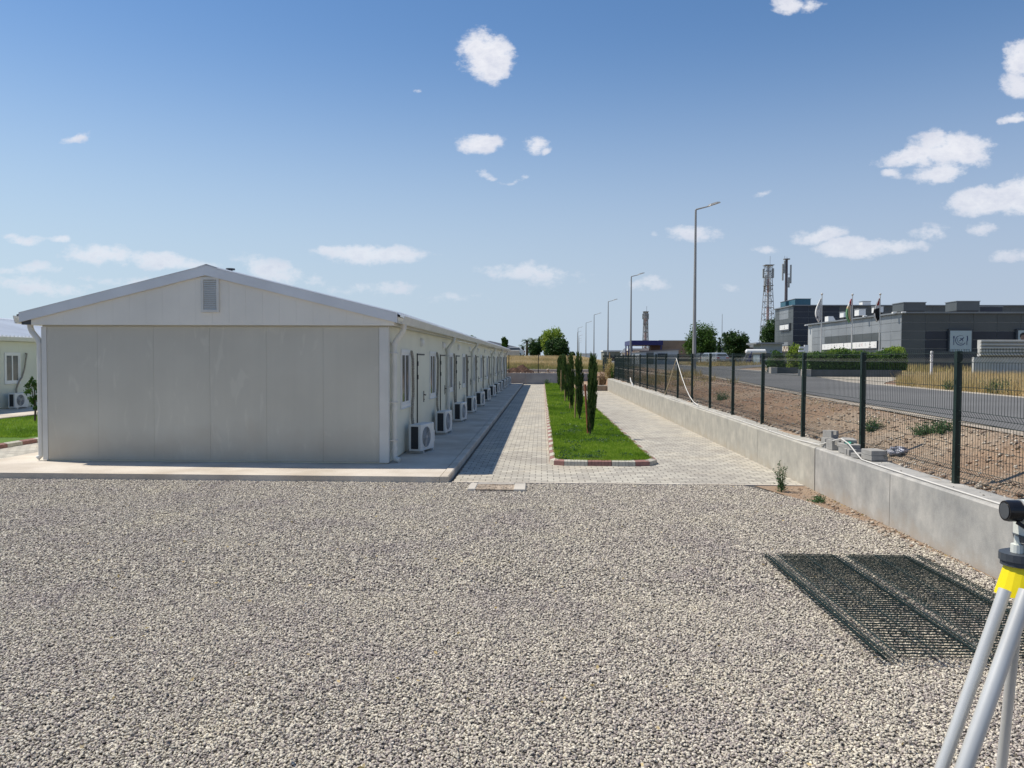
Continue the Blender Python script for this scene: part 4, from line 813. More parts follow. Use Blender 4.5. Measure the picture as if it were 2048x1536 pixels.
def palm(u, v, Y, r, label, seed):
    c = at(u, v, Y); g = float(G(c.x, Y)); B = thing('palm_tree', (c.x, Y, g), label, 'palm tree', 'palm trees behind the field'); t = MB(); t.tube([(c.x, Y, g-.1), (c.x, Y, c.z)], [.25, .18], 8)
    put('trunk', t, m_bark, B, ab=True); rg = np.random.default_rng(seed); V = []; F = []
    for k in range(34):
        a = rg.uniform(0, 2*pi); e = rg.uniform(-.5, 1.25); L = r*rg.uniform(.75, 1.1); dx, dy = cos(a), sin(a); pr = None
        for j in range(7):
            s = j/6; px = c.x+dx*L*s*cos(e*(1-s*.5)); py = Y+dy*L*s*cos(e*(1-s*.5)); pz = c.z+L*s*sin(e)-.55*L*s*s
            for q in (-1, 1): w = .16*r*(1-s*.6); V += [(px, py, pz), (px-dy*w*q+dx*.1, py+dx*w*q+dy*.1, pz-.10*r), (px+dx*.14*r, py+dy*.14*r, pz-.02)]; m_ = len(V); F.append((m_-3, m_-2, m_-1))
    rawmesh('fronds', V, F, m_leafdark, B, fcols=rg.uniform(0.2, 1, len(F)))
palm(1054, 682, 129, 1.05, 'palm tree with a spiky crown, left of the round dark trees', 3); palm(1067, 680, 131, .95, 'second palm tree just right of the first', 4)
palm(1046, 694, 126, .9, 'low bushy palm left of the two taller palms', 5)

# ------------------------------------------------------------------ grey clad commercial buildings
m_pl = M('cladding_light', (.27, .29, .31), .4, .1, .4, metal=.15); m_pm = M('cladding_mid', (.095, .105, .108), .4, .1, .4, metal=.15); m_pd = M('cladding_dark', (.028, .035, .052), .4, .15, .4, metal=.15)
m_joint = M('cladding_joint', (.45, .47, .48), .5, .05, 2); m_coping = M('coping_metal', (.22, .235, .25), .4, .1, 1, metal=.3); m_roofgrey = M('flat_roof', (.33, .33, .32), .9, .1, .5)
def clad(x0, y0, y1, x1, zb, zt, label, left, front, hw=2.22, hh=.835, bands=None):
    """box building: left face at x0 (y0..y1) and front face at y0 (x0..x1), tiled with metal panels; left/front(i, j, ni) -> material index"""
    B = thing('grey_building', (x0, y0, zb), label, 'building'); mb = MB(); mb.box(x0+.05, x1, y0+.05, y1, zb-.3, zt); put('wall', mb, m_joint, B, ab=True)
    mb = MB(); nz = int(math.ceil((zt-zb)/hh)); nx = int((x1-x0)/hw); ny = int((y1-y0)/hw)
    for j in range(nz):
        za, zc = zt-(j+1)*hh+.025, zt-j*hh-.01
        if zc < zb: continue
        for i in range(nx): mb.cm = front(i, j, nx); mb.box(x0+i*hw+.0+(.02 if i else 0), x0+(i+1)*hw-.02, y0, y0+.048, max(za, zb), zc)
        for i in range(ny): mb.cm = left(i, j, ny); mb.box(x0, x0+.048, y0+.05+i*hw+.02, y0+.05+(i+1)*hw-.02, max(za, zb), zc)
    put('cladding', mb, [m_pl, m_pm, m_pd], B, ab=True)
    cp = MB(); cp.box(x0-.25, x1, y0-.25, y0+.1, zt+.002, zt+.16); cp.box(x0-.25, x0+.1, y0+.1, y1, zt+.002, zt+.16); put('coping', cp, m_coping, B, ab=True)
    rp = MB(); rp.box(x0+.1, x1, y0+.1, y1, zt+.003, zt+.05); put('roof', rp, m_roofgrey, B, ab=True); return B
PA = at(1804, 627, 75); XA = PA.x; ZA = PA.z; YA2 = atX(1615, 690, XA).y
BA = clad(XA, 75, YA2, 84, 1.3, ZA, 'long low building with grey metal panels and a square sign on its front', lambda i, j, n: (1 if 1 < i < n-2 else 0) if 2 <= j <= 3 else 0 if j < 6 else 1, lambda i, j, n: 1 if (i == 0 or j < 2) else 2)  # left panels a tone paler than the front: sunlit side put into colour
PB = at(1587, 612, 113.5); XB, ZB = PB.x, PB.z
BB = clad(XB, 113.5, 122.4, 84, 1.5, ZB, 'tall dark grey building with a blue box on its roof', lambda i, j, n: 0 if (i in (1, 2) and j in (0, 1, 6, 7)) else 1, lambda i, j, n: 2 if j > 1 or i < 3 else 1, hw=2.2, hh=.86)  # paler left tiles again carry the sunlight of that face in their colour
def sgn(name, parent, mb, mat): return put(name, mb, mat, parent, ab=True)
m_sblue = M('sign_blue', (.015, .03, .12), .5, .05, 3); m_sface = M('sign_face', (.46, .55, .58), .5, .03, 2); m_sfade = M('sign_faded', (.20, .27, .33), .6, .05, 4)
m_swhite = M('banner_white', (.80, .80, .79), .6, .02, 2); m_sgrey = M('print_grey', (.55, .55, .56), .6, .1, 4); m_sblk = M('print_black', (.03, .03, .03), .6, .1, 4); m_sgreen = M('print_green', (.35, .5, .25), .6, .1, 4); m_sred = M('print_red', (.65, .3, .28), .6, .1, 4)
# square sign: plate with an aeroplane between fork and knife
y_ = 74.9; s0, s1 = at(1897.8, 703, y_), at(1941.5, 661.5, y_); cx, cz = (s0.x+s1.x)/2, (s0.z+s1.z)/2; hwid = (s1.x-s0.x)/2; hhgt = (s1.z-s0.z)/2
SG = thing('wall_sign', (cx, y_, s0.z), 'square pale sign with an aeroplane on a plate between fork and knife', 'sign')
mb = MB(); mb.box(s0.x-.12, s1.x+.12, y_-.15, y_+.09, s0.z-.05, s1.z+.16); sgn('frame', SG, mb, m_dgrey)
mb = MB(); mb.box(s0.x, s1.x, y_-.17, y_-.151, s0.z, s1.z); sgn('sign_face', SG, mb, m_sface)
E_ = MB(); yf_ = y_-.172; sx = lambda p: s0.x+(p-325)/(1400-325)*(s1.x-s0.x); sz = lambda q: s1.z-(q-285)/(1315-285)*(s1.z-s0.z)
def stroke(mb, pts, w, y=yf_, dt=.008):
    for (a, b_), (c_, d_) in zip(pts[:-1], pts[1:]):
        p, q = Vector((sx(a), sz(b_))), Vector((sx(c_), sz(d_))); t = (q-p).normalized(); nn_ = Vector((-t.y, t.x))*w*(s1.x-s0.x)/1075/2
        mb.prism([tuple(p-nn_), tuple(q-nn_), tuple(q+nn_), tuple(p+nn_)], 'y', y-dt, y)
def arc(cx_, cy_, rx, ry, a0, a1, k=18): return [(cx_+rx*cos(rad(a0+(a1-a0)*i/k)), cy_-ry*sin(rad(a0+(a1-a0)*i/k))) for i in range(k+1)]
stroke(E_, arc(855, 760, 255, 240, 120, 330), 34); stroke(E_, arc(870, 745, 175, 165, 150, 300), 22)
stroke(E_, arc(855, 760, 255, 235, 60, 120), 14); stroke(E_, [(785, 800), (920, 700), (1020, 620)], 42); stroke(E_, [(820, 672), (920, 690), (950, 730), (965, 815)], 34); stroke(E_, [(512, 640), (512, 990)], 34); stroke(E_, [(512, 550), (512, 660)], 62)
stroke(E_, [(1180, 545), (1195, 640), (1190, 780)], 48); stroke(E_, [(1172, 780), (1168, 990)], 34); sgn('emblem', SG, E_, m_sblue)
E_ = MB(); r = random.Random(5)
for a in range(22):
    px_ = 360+a*43
    if a in (6, 11, 14, 19): continue
    stroke(E_, [(px_, 1200+r.uniform(0, 14)), (px_, 1262)], 22); 
    if a % 2: stroke(E_, [(px_, 1206), (px_+24, 1206)], 12); stroke(E_, [(px_, 1255), (px_+24, 1255)], 12)
sgn('faded_lettering', SG, E_, m_sfade)
# portrait poster at the right end
s0, s1 = at(2034, 692, y_), at(2066, 661, y_)
PO = thing('poster', (s0.x, y_, s0.z), 'framed portrait poster at the right end of the grey wall', 'poster'); mb = MB(); mb.box(s0.x-.15, s1.x+.15, y_-.14, y_+.09, s0.z-.1, s1.z+.15); sgn('frame', PO, mb, m_dgrey)
mb = MB(); mb.box(s0.x, s1.x, y_-.16, y_-.141, s0.z, s1.z); sgn('backdrop', PO, mb, m_sface)
c = at(2044.5, 675, y_); mb = MB(); mb.prism([(c.x+.27*cos(a*.5), c.z+.36*sin(a*.5)) for a in range(13)][:12], 'y', y_-.168, y_-.161); sgn('face_print', PO, mb, M('skin_print', (.30, .2, .16), .7, .1, 3))
mb = MB(); mb.prism([(c.x-.32, c.z), (c.x-.30, c.z+.3), (c.x-.1, c.z+.46), (c.x+.15, c.z+.46), (c.x+.33, c.z+.28), (c.x+.33, c.z), (c.x+.25, c.z+.18), (c.x+.1, c.z+.25), (c.x-.15, c.z+.22), (c.x-.25, c.z+.05)], 'y', y_-.175, y_-.169); sgn('hair_print', PO, mb, m_sblk)
mb = MB(); mb.prism([(s0.x+.02, s0.z+.02), (s1.x-.02, s0.z+.02), (c.x+.5, c.z-.42), (c.x, c.z-.34), (c.x-.45, c.z-.45)], 'y', y_-.168, y_-.161); sgn('shirt_print', PO, mb, m_pd)
# long white banner on the left face
def facepanel(u0, u1, vt0, vb0, vt1, vb1, X): return atX(u0, vt0, X), atX(u0, vb0, X), atX(u1, vt1, X), atX(u1, vb1, X)
X_ = XA-.16; a1, a0, b1, b0 = facepanel(1645, 1754, 689, 699.5, 682.2, 695.5, X_)
y0_, y1_ = b0.y, a0.y; zb_, zt_ = (a0.z+b0.z)/2, (a1.z+b1.z)/2
BN = thing('banner', (X_, (y0_+y1_)/2, zb_), 'long white banner with rows of small logos on the low grey building', 'banner'); mb = MB(); mb.box(X_-.04, X_+.155, y0_-.12, y1_+.12, zb_-.12, zt_+.06); sgn('frame', BN, mb, m_dgrey)
mb = MB(); mb.box(X_-.06, X_-.041, y0_, y1_, zb_, zt_); sgn('banner_face', BN, mb, m_swhite)
def logo(mb, yc, zc, kind, s, X):
    L_ = lambda pts: mb.prism([(yc-p*s, zc+q*s) for p, q in pts], 'x', X-.008, X)
    if kind == 'hook':      # the dark curved mark with a bar and lettering under it
        L_([(.32, .95), (.05, 1.0), (-.2, .7), (-.25, .2), (0, .2), (.02, .55), (.12, .72), (.32, .78)]); L_([(-.5, .12), (-.3, .2), (.3, .2), (.5, .1), (.3, .0), (-.3, .0)]); L_([(-.2, -.02), (.05, -.02), (.12, -.3), (-.05, -.28)])
        for q in range(5): L_([(-.75+q*.32, -.5), (-.75+q*.32+.22, -.5), (-.75+q*.32+.22, -.78), (-.75+q*.32, -.78)])
    else:
        r = random.Random(kind)
        for q in range(9): a, b_ = r.uniform(-.7, .7), r.uniform(-.7, .7); L_([(a, b_), (a+.28, b_+.04), (a+.25, b_+.22), (a+.02, b_+.16)])
def logos(parent, lst, X, ya, yb, zm, s):
    for t_, kind, mt in lst: mb = MB(); logo(mb, ya+(yb-ya)*t_, zm, kind, s, X); sgn('logo', parent, mb, mt)
ln = y1_-y0_; zm = (zb_+zt_)/2
def ty(u): return atX(u, 690, X_).y
for u, kind, mt in ((1688.5, 'hook', m_sblk), (1741, 'hook', m_sblk), (1650, 3, m_sgrey), (1657, 4, m_sgrey), (1663.5, 5, m_sgrey), (1670, 6, m_sgrey), (1674.5, 12, m_sgrey), (1681, 7, m_sgrey), (1696, 8, m_sgrey), (1705.5, 9, m_sgreen), (1713, 10, m_sgrey), (1720, 13, m_sblk), (1724.5, 11, m_sred), (1732, 14, m_sgrey), (1750, 15, m_sgrey)):
    mb = MB(); logo(mb, ty(u), zm, kind, .27 if kind != 'hook' else .36, X_-.061); sgn('logo', BN, mb, mt)
# small white sign on the tall building
X_ = XB-.16; a1, a0, b1, b0 = facepanel(1560, 1577.5, 651.5, 660.5, 648.5, 658, X_); y0_, y1_ = b0.y, a0.y; zb_, zt_ = (a0.z+b0.z)/2, (a1.z+b1.z)/2
SN = thing('banner', (X_, (y0_+y1_)/2, zb_), 'small white framed sign on the tall grey building', 'banner'); mb = MB(); mb.box(X_-.04, X_+.155, y0_-.35, y1_+.1, zb_-.22, zt_+.2); sgn('frame', SN, mb, m_dgrey)
mb = MB(); mb.box(X_-.06, X_-.041, y0_, y1_, zb_, zt_); sgn('banner_face', SN, mb, m_swhite)
for t_, kind, mt in ((.1, 3, m_sgrey), (.45, 'hook', m_sblk), (.7, 4, m_sgrey), (.9, 5, m_sgrey)): mb = MB(); logo(mb, y0_+(y1_-y0_)*t_, (zb_+zt_)/2, kind, .26, X_-.061); sgn('logo', SN, mb, mt)
# picture panel low on the tall building
a1, a0, b1, b0 = facepanel(1559, 1577, 693, 704, 692, 703, X_); y0_, y1_ = b0.y, a0.y
SN = thing('wall_picture', (X_, (y0_+y1_)/2, a0.z), 'colourful white and brown picture panel low on the tall building', 'picture'); mb = MB(); mb.box(X_-.04, X_+.155, y0_-.1, y1_+.1, a0.z, a1.z+.1); sgn('frame', SN, mb, m_dgrey)
mb = MB(); mb.box(X_-.06, X_-.041, y0_, y1_, a0.z+.08, a1.z); sgn('picture_face', SN, mb, M('picture_print', (.20, .12, .06), .7, .2, 1.1, col2=(.72, .68, .6), lo=.42, hi=.55))
# roof boxes and hoods
def roofbox(u0, u1, v0, v1, Y, depth, label, mat=m_pl, slot=None, side=None, zroof=None, name='roof_unit', legs=True):
    a, b_ = at(u0, v1, Y), at(u1, v0, Y); zr = a.z if zroof is None else zroof; B = thing(name, ((a.x+b_.x)/2, Y, zr), label, 'roof unit', 'metal boxes on the roofs of the grey buildings')
    lo_ = a.z+(b_.z-a.z)*(slot or 0); mb = MB(); mb.box(a.x, b_.x, Y, Y+depth, lo_, b_.z); put('housing', mb, mat, B, ab=True)
    mb = MB(); mb.box(a.x-.06, b_.x+.06, Y-.06, Y+depth+.06, b_.z+.002, b_.z+.07); put('lid', mb, m_coping, B, ab=True)
    mb = MB(); mb.box(a.x+.06, b_.x-.06, Y+.08, Y+depth-.05, zr, lo_-.003) if slot or zr < lo_-.02 else mb.box(a.x+.1, b_.x-.1, Y-.012, Y-.002, a.z+.15, b_.z-.25); put('vent_opening', mb, m_black, B, ab=True); return B
rza, rzb = ZA+.052, ZB+.052
roofbox(1807, 1851.5, 605.5, 627, 77, 2.4, 'big grey metal box on the low roof, left of centre', m_pm, .25, zroof=rza)
roofbox(1913, 1959.5, 603, 625, 84, 2.3, 'big grey metal box with a dark slot on the low roof, right', m_pm, .18, zroof=rza)
roofbox(1960, 2005, 614, 627, 86, 6, 'long low dark box right of the slotted box', m_pd, .05, zroof=rza)
roofbox(1687, 1700, 624, 640, 94, 1.2, 'pale hood on the low roof between white and tricolour flags', m_white, .35, zroof=rza)
roofbox(1717.5, 1731.5, 618, 637, 88, 1.2, 'pale hood on the low roof between the second and third flags', m_white, .32, zroof=rza)
roofbox(1753, 1767, 613, 630, 82, 1.2, 'pale hood on the low roof behind the third flag', m_white, .32, zroof=rza)
roofbox(1725, 1741.5, 603, 611.5, 114.5, 1.2, 'small box with black opening on the tall roof edge', m_white, .1, zroof=rzb)
m_bluebox = M('blue_container', (.035, .12, .17), .5, .1, 1)
roofbox(1590, 1621.5, 598, 612.5, 115, 4.5, 'large teal blue box on the tall building roof', m_bluebox, .12, zroof=rzb)
roofbox(1571, 1582.5, 602.5, 614, 118, 2.5, 'smaller teal blue box left of the large one', m_bluebox, .15, zroof=rzb)
a, b_ = at(1653, 646, 100), at(1672, 633, 100); ck = MB(); ck.add([(a.x, 100, rza), (a.x+.7, 100, rza), (b_.x+.2, 100, rza+.12), (b_.x+.2, 100, rza), (a.x+.65, 100, b_.z), (a.x, 100, b_.z)], [(0, 3, 2, 4, 5)])
ck = MB(); ck.prism([(a.x, rza), (b_.x+.3, rza), (b_.x+.3, rza+.15), (a.x+1.1, rza+.25), (a.x+.6, b_.z), (a.x, b_.z)], 'y', 99.4, 100.6); o = put('roof_hood', ck, m_white, ab=True); tag(o, 'slanting white duct hood at the left of the low roof', 'roof unit', 'metal boxes on the roofs of the grey buildings')
def spot(u, v, Y, label):
    p = at(u, v, Y); B = thing('floodlight', p, label, 'floodlight', 'floodlights on the edge of the low grey roof'); m_ = MB(); m_.tube([(p.x+.3, Y+.1, ZA+.15), (p.x+.1, Y, p.z+.05)], .03, 6); put('bracket', m_, m_coping, B, ab=True); m_ = MB(); m_.box(p.x-.25, p.x+.12, Y-.16, Y+.16, p.z-.04, p.z+.1, ch=.03); put('housing', m_, m_white, B, ab=True)
for (u, v), lab in zip(((1614, 651), (1731, 633), (1790, 626), (1808, 625.5)), ('white floodlight at the far left corner of the low roof', 'white floodlight below the middle roof hood', 'white floodlight left of the roof corner', 'white floodlight right at the roof corner')): p_ = atX(u, v, XA-.35); spot(u, v, p_.y if u < 1800 else 74.7, lab)
# guard hut beside the tall building
a, b_ = at(1522, 716, 110), at(1556, 685, 110); B = thing('guard_hut', (a.x, 110, 1.5), 'small flat roofed grey hut left of the tall building', 'hut'); m_ = MB(); m_.box(a.x, b_.x+.6, 110, 114, 1.4, b_.z-.25); put('wall', m_, M('hut_wall', (.28, .36, .44), .6, .1, 1), B, ab=True)
m_ = MB(); m_.box(a.x-.9, b_.x+.6, 109.2, 114.5, b_.z-.248, b_.z-.02); put('roof', m_, m_pl, B, ab=True); m_ = MB(); m_.box(a.x+.3, a.x+1.3, 109.975, 109.995, 2.2, 3.0); put('window', m_, m_glass, B, ab=True)

# ------------------------------------------------------------------ flagpoles
def flag(u, vt, Y, cols, label, seed):
    p = at(u, vt, Y); b_ = at(u, 740, Y); r = random.Random(seed); zg = 1.25; B = thing('flagpole', (p.x, Y, zg), label, 'flagpole', 'flagpoles behind the hedge')
    m_ = MB(); m_.tube([(p.x, Y, zg-.2), (p.x, Y, p.z)], [.065, .04], 8); put('pole', m_, m_alu, B, ab=True); m_ = MB(); m_.sphere((p.x, Y, p.z+.07), .09, 10, 6); put('finial', m_, m_alu, B, ab=True)
    # limp cloth hanging from the hoist: folded columns, stripes run down along the folds
    nx, nz = 14, 22; m_ = MB(); H = 1.6; V_ = []
    for j in range(nz+1):
        t = j/nz; wd_ = .06+.38*math.sin(min(1, t*1.15)*pi*.72)**1.2*(1 if t < .85 else (1-t)/.15*.6+.4)
        for i in range(nx+1): s = i/nx; V_.append((p.x-.05-wd_*s, Y+.07*sin(i*1.35+seed)*(.4+t), p.z-.25-H*t*(1-.0*s)-.25*s*t))
    m_.v = V_
    for j in range(nz):
        for i in range(nx):
            t = j/nz; s = i/nx; c_ = cols(t, s); m_.f.append((j*(nx+1)+i, j*(nx+1)+i+1, (j+1)*(nx+1)+i+1, (j+1)*(nx+1)+i)); m_.m.append(c_)
    put('flag', m_, [M('cloth_white', (.72, .72, .70), .8, .05, 4), M('cloth_red', (.45, .10, .10), .8, .1, 4), M('cloth_green', (.16, .34, .18), .8, .1, 4), M('cloth_black', (.02, .02, .022), .8, .1, 4), M('cloth_yellow', (.70, .55, .33), .8, .1, 4), M('cloth_grey', (.30, .31, .34), .8, .1, 4)], B, ab=True, smooth=True)
flag(1644, 590, 60, lambda t, s: 5 if (.25 < t < .5 and .3 < s < .55) or (.75 < t < .82 and s > .5) else 0, 'flagpole at the left with a limp white flag', 1)
flag(1705, 591, 60, lambda t, s: 1 if t < .32-s*.2 else (2 if s > .62-.1*t and t > .38 else (4 if s > .2 and t > .3 else 0)), 'middle flagpole with a limp red, white and green flag with yellow', 2)
flag(1760.5, 590, 60, lambda t, s: 1 if t < .3 and s < .7 else (0 if t < .42 or (s > .75 and t > .6) else 3), 'right flagpole with a limp red, white and black flag', 3)

# ------------------------------------------------------------------ hedge, planters, bushes
m_planter = M('planter_grey', (.075, .085, .095), .6, .15, 2)
def planter(x0, x1, y0, y1, label, h=.38):
    zb = float(T(y0)); B = thing('planter', ((x0+x1)/2, y0, zb), label, 'planter'); m_ = MB(); m_.box(x0, x1, y0, y0+.15, zb-.1, zb+h, ch=.01); m_.box(x0, x1, y1-.15, y1, zb-.1, zb+h); m_.box(x0, x0+.15, y0+.15, y1-.15, zb-.1, zb+h); m_.box(x1-.15, x1, y0+.15, y1-.15, zb-.1, zb+h); put('planter_wall', m_, m_planter, B, ab=True)
    m_ = MB(); m_.box(x0-.38, x0-.01, y0-.06, y0+.4, zb-.1, zb+h+.02, ch=.01); put('end_block', m_, m_apron, B, ab=True)
    m_ = MB(); m_.box(x0+.151, x1-.151, y0+.151, y1-.151, zb, zb+h-.08); put('soil', m_, m_dirt, B, ab=True)
h0, h1 = at(1622, 745, 40).x, at(1803, 745, 40).x; planter(h0, h1, 40, 42, 'long dark grey planter below the clipped hedge')
h2, h3 = at(1554, 745, 47).x, at(1602, 745, 47).x; planter(h2, h3, 47, 49, 'dark grey planter below the loose bushes')
def hedge(x0, x1, y0, y1, z0, z1, label, n, seed):
    rg = np.random.default_rng(seed); B = thing('hedge', ((x0+x1)/2, (y0+y1)/2, z0), label, 'hedge'); x = rg.uniform(x0, x1, n); f = rg.uniform(0, 1, n)
    top = z1+.10*np.sin(x*2.1)+.07*np.sin(x*5.3+1)+rg.normal(0, .06, n); y = np.where(f < .45, y0+rg.normal(0, .06, n), rg.uniform(y0, y1, n)); z = np.where(f < .45, z0+(top-z0)*rg.uniform(0, 1, n), top+rg.normal(0, .05, n)); e = rg.uniform(0, 1, n) < .06; x = np.where(e, x0+rg.normal(0, .05, n), x)
    z = np.where(e, rg.uniform(z0, z1, n), z); leafquads(np.stack([x, y, z], -1), .12, m_leafmid, 'foliage', .25+.75*rg.uniform(0, 1, n)*np.where(z > z1-.15, 1, .8), B, rng=rg)
    k = 900; xs_ = rg.uniform(x0, x1, k); P0 = np.stack([xs_, rg.uniform(y0, y1, k), z1+.1*np.sin(xs_*2.1)], -1); blades('shoot', P0, .26, .05, m_leaflight, .4, rg.uniform(0, .7, k), B, rg)
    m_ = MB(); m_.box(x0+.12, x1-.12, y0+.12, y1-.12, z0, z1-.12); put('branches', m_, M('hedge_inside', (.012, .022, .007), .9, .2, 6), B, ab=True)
hedge(h0-.02, h1+.35, 40.2, 41.8, 1.5, at(1700, 710, 40).z, 'dense clipped green hedge in front of the flagpoles', 16000, 41)
tree_px('loose light green bush left of the white totem sign', 1572, 1607, 683, 746, 48, 5200, m_leaflight, 51, 7, name='bush', group='bushes in the second planter', cat='bush', limbs=False, size=.11)
tree_px('darker ragged bush at the left end of the planter', 1530, 1574, 699, 748, 49, 5200, m_leafmid, 52, 7, name='bush', group='bushes in the second planter', cat='bush', limbs=False, size=.11)
tree_px('bright spiky shoots at the right end of the hedge', 1765, 1812, 692, 712, 41.2, 2600, m_leaflight, 53, 6, name='bush', cat='bush', limbs=False, size=.1)
p = at(1611, 745, 45); B = thing('totem_sign', (p.x, 45, 1.17), 'white totem sign post between the bushes and the hedge', 'sign'); m_ = MB(); m_.box(p.x-.08, p.x+.14, 45, 45.1, 1.1, at(1611, 690, 45).z); put('post', m_, m_white, B, ab=True)
m_ = MB(); m_.box(p.x-.40, p.x-.085, 45.0, 45.08, at(1611, 704, 45).z, at(1611, 699.5, 45).z); put('lower_board', m_, m_white, B, ab=True); m_ = MB(); m_.box(p.x-.36, p.x-.085, 45.0, 45.08, at(1611, 697, 45).z, at(1611, 693, 45).z); put('upper_board', m_, m_white, B, ab=True)
p = at(1863.5, 745, 36); m_ = MB(); m_.box(p.x-.045, p.x+.045, 36, 36.09, 1.1, at(1863, 702, 36).z, ch=.02); o = put('white_post', m_, m_white, ab=True); tag(o, 'thin white post standing in the dry grass below the square sign', 'post')
p = at(1865, 745, 60); q = at(1953, 703, 60); m_ = MB(); m_.box(p.x, q.x, 60, 60.2, 1.1, q.z); o = put('boundary_wall', m_, m_planter, ab=True); tag(o, 'low dark grey wall in front of the long grey building', 'wall')
# stacked profiled fence at the right edge
p = at(1957, 745, 48); q = at(2048, 680, 48); B = thing('profiled_fence', (p.x, 48, 1.15), 'pale horizontally ribbed metal fence at the right edge', 'fence'); m_ = MB(); x1_ = q.x+9; z1_ = q.z; z = z1_
m_.prism([(48.0, 1.1), (48.0, z1_-1.05), (48.2, z1_-1.05), (48.2, 1.1)], 'x', p.x-.3, x1_); k = 0
while k < 5: m_.prism([(47.9, z1_-.2*k-.2), (47.78, z1_-.2*k-.12), (47.78, z1_-.2*k-.02), (47.98, z1_-.2*k), (48.2, z1_-.2*k), (48.2, z1_-.2*k-.2)], 'x', p.x, x1_); k += 1
put('ribbed_sheet', m_, M('ribbed_grey', (.50, .50, .48), .55, .08, 2), B, ab=True)

# ------------------------------------------------------------------ masts and far structures
m_tgrey = M('galvanised_steel', (.27, .28, .30), .5, .1, 3); m_twhite = M('tower_white', (.62, .61, .60), .5, .08, 2); m_tred = M('tower_red', (.40, .27, .25), .5, .08, 2); m_ant = M('antenna_grey', (.36, .37, .35), .5, .1, 3)
def tower(u, Y, vt, wb, wt, label, red=False, segs=16, antv=None):
    tp = at(u, vt, Y); cx = tp.x; zb = 1.6; H = tp.z-zb; B = thing('cell_tower', (cx, Y, zb), label, 'tower'); t = MB(); rr = .036*Y/110
    def cr(h): w = wt+(wb-wt)*max(0, 1-h/H*1.25)**1.1; return [(cx+sx_*w/2, Y+sy_*w/2, zb+h) for sx_, sy_ in ((-1, -1), (1, -1), (1, 1), (-1, 1))]
    for k in range(segs):
        a, b_ = cr(H*k/segs), cr(H*(k+1)/segs)
        for i in range(4): t.tube([a[i], b_[i]], rr*1.25, 4); t.tube([a[i], b_[(i+1) % 4]] if k % 2 else [b_[i], a[(i+1) % 4]], rr*.7, 4); t.tube([b_[i], b_[(i+1) % 4]], rr*.8, 4)
    put('lattice', t, m_tgrey, B, ab=True)
    m_ = MB(); nb = 7
    for k in range(nb): m_.cm = (k % 2) if red else 0; m_.tube([(cx, Y, zb+H*k/nb), (cx, Y, zb+H*(k+1)/nb)], .26*Y/150, 8)
    put('column', m_, [M('tower_column', (.42, .41, .41), .5, .08, 2), m_tred], B, ab=True)
    r = random.Random(u)
    for k in range(7):
        a = 2*pi*k/7+.3; R__ = wt*.5+.28; x, y = cx+R__*cos(a), Y+R__*sin(a); z = zb+H-1.6-1.3*(k % 3); m_ = MB(); m_.box(x-.16, x+.16, y-.1, y+.1, z-.9, z+.9, ch=.03); m_.tube([(x, y, z), (cx+(x-cx)*.4, Y+(y-Y)*.4, z)], rr*.7, 4); put('antenna_panel', m_, m_ant, B, ab=True)
    m_ = MB(); m_.box(cx-wt*.7, cx+wt*.7, Y-wt*.7, Y+wt*.7, zb+H-.12, zb+H); m_.box(cx-wt*.65, cx+wt*.65, Y-wt*.65, Y+wt*.65, zb+H-4.0, zb+H-3.9); put('platform', m_, m_tgrey, B, ab=True)
    m_ = MB(); m_.tube([(cx+.3, Y, zb+H), (cx+.3, Y, zb+H+1.7)], rr*.7, 5); put('rod', m_, m_tgrey, B, ab=True); return B
tower(1537, 150, 530, 2.9, 1.25, 'tall lattice mobile phone tower left of the grey buildings', True)
tower(1291.5, 250, 623, 2.0, 1.3, 'distant red and white lattice tower above the blue canopy', True, 12)
a, b_ = at(1574, 519, 123), at(1572, 602, 123); B = thing('antenna_mast', (b_.x, 123, rzb), 'dark pole mast with antennas above the blue roof boxes', 'mast'); m_ = MB(); m_.tube([(b_.x, 123, rzb), (b_.x, 123, a.z)], [.26, .2], 10); put('pole', m_, M('mast_dark', (.10, .085, .09), .5, .2, 1), B, ab=True)
for dx_, zz, hh_ in ((-.62, a.z-2.0, 2.6), (.62, a.z-2.3, 2.9), (-.35, a.z-1.2, 2.0), (.35, a.z-3.6, 1.6)): m_ = MB(); m_.box(b_.x+dx_-.1, b_.x+dx_+.1, 122.7, 122.95, zz-hh_/2, zz+hh_/2, ch=.02); m_.tube([(b_.x, 123, zz), (b_.x+dx_, 122.85, zz)], .04, 5); put('antenna_panel', m_, m_ant, B, ab=True)
m_ = MB(); m_.tube([(b_.x, 123, a.z), (b_.x, 123, a.z+.12)], .55, 10); m_.tube([(b_.x-.3, 123, a.z+.1), (b_.x-.3, 123, a.z+.55)], .03, 5); m_.tube([(b_.x+.05, 123, a.z+.1), (b_.x+.05, 123, a.z+.45)], .03, 5); put('top_plate', m_, m_tgrey, B, ab=True)
a = at(1444.5, 628, 200); m_ = MB(); m_.tube([(a.x, 200, 1.5), (a.x, 200, a.z)], [.14, .05], 6); o = put('antenna_pole', m_, m_tgrey, ab=True); tag(o, 'thin distant aerial pole between the two dark trees', 'pole')
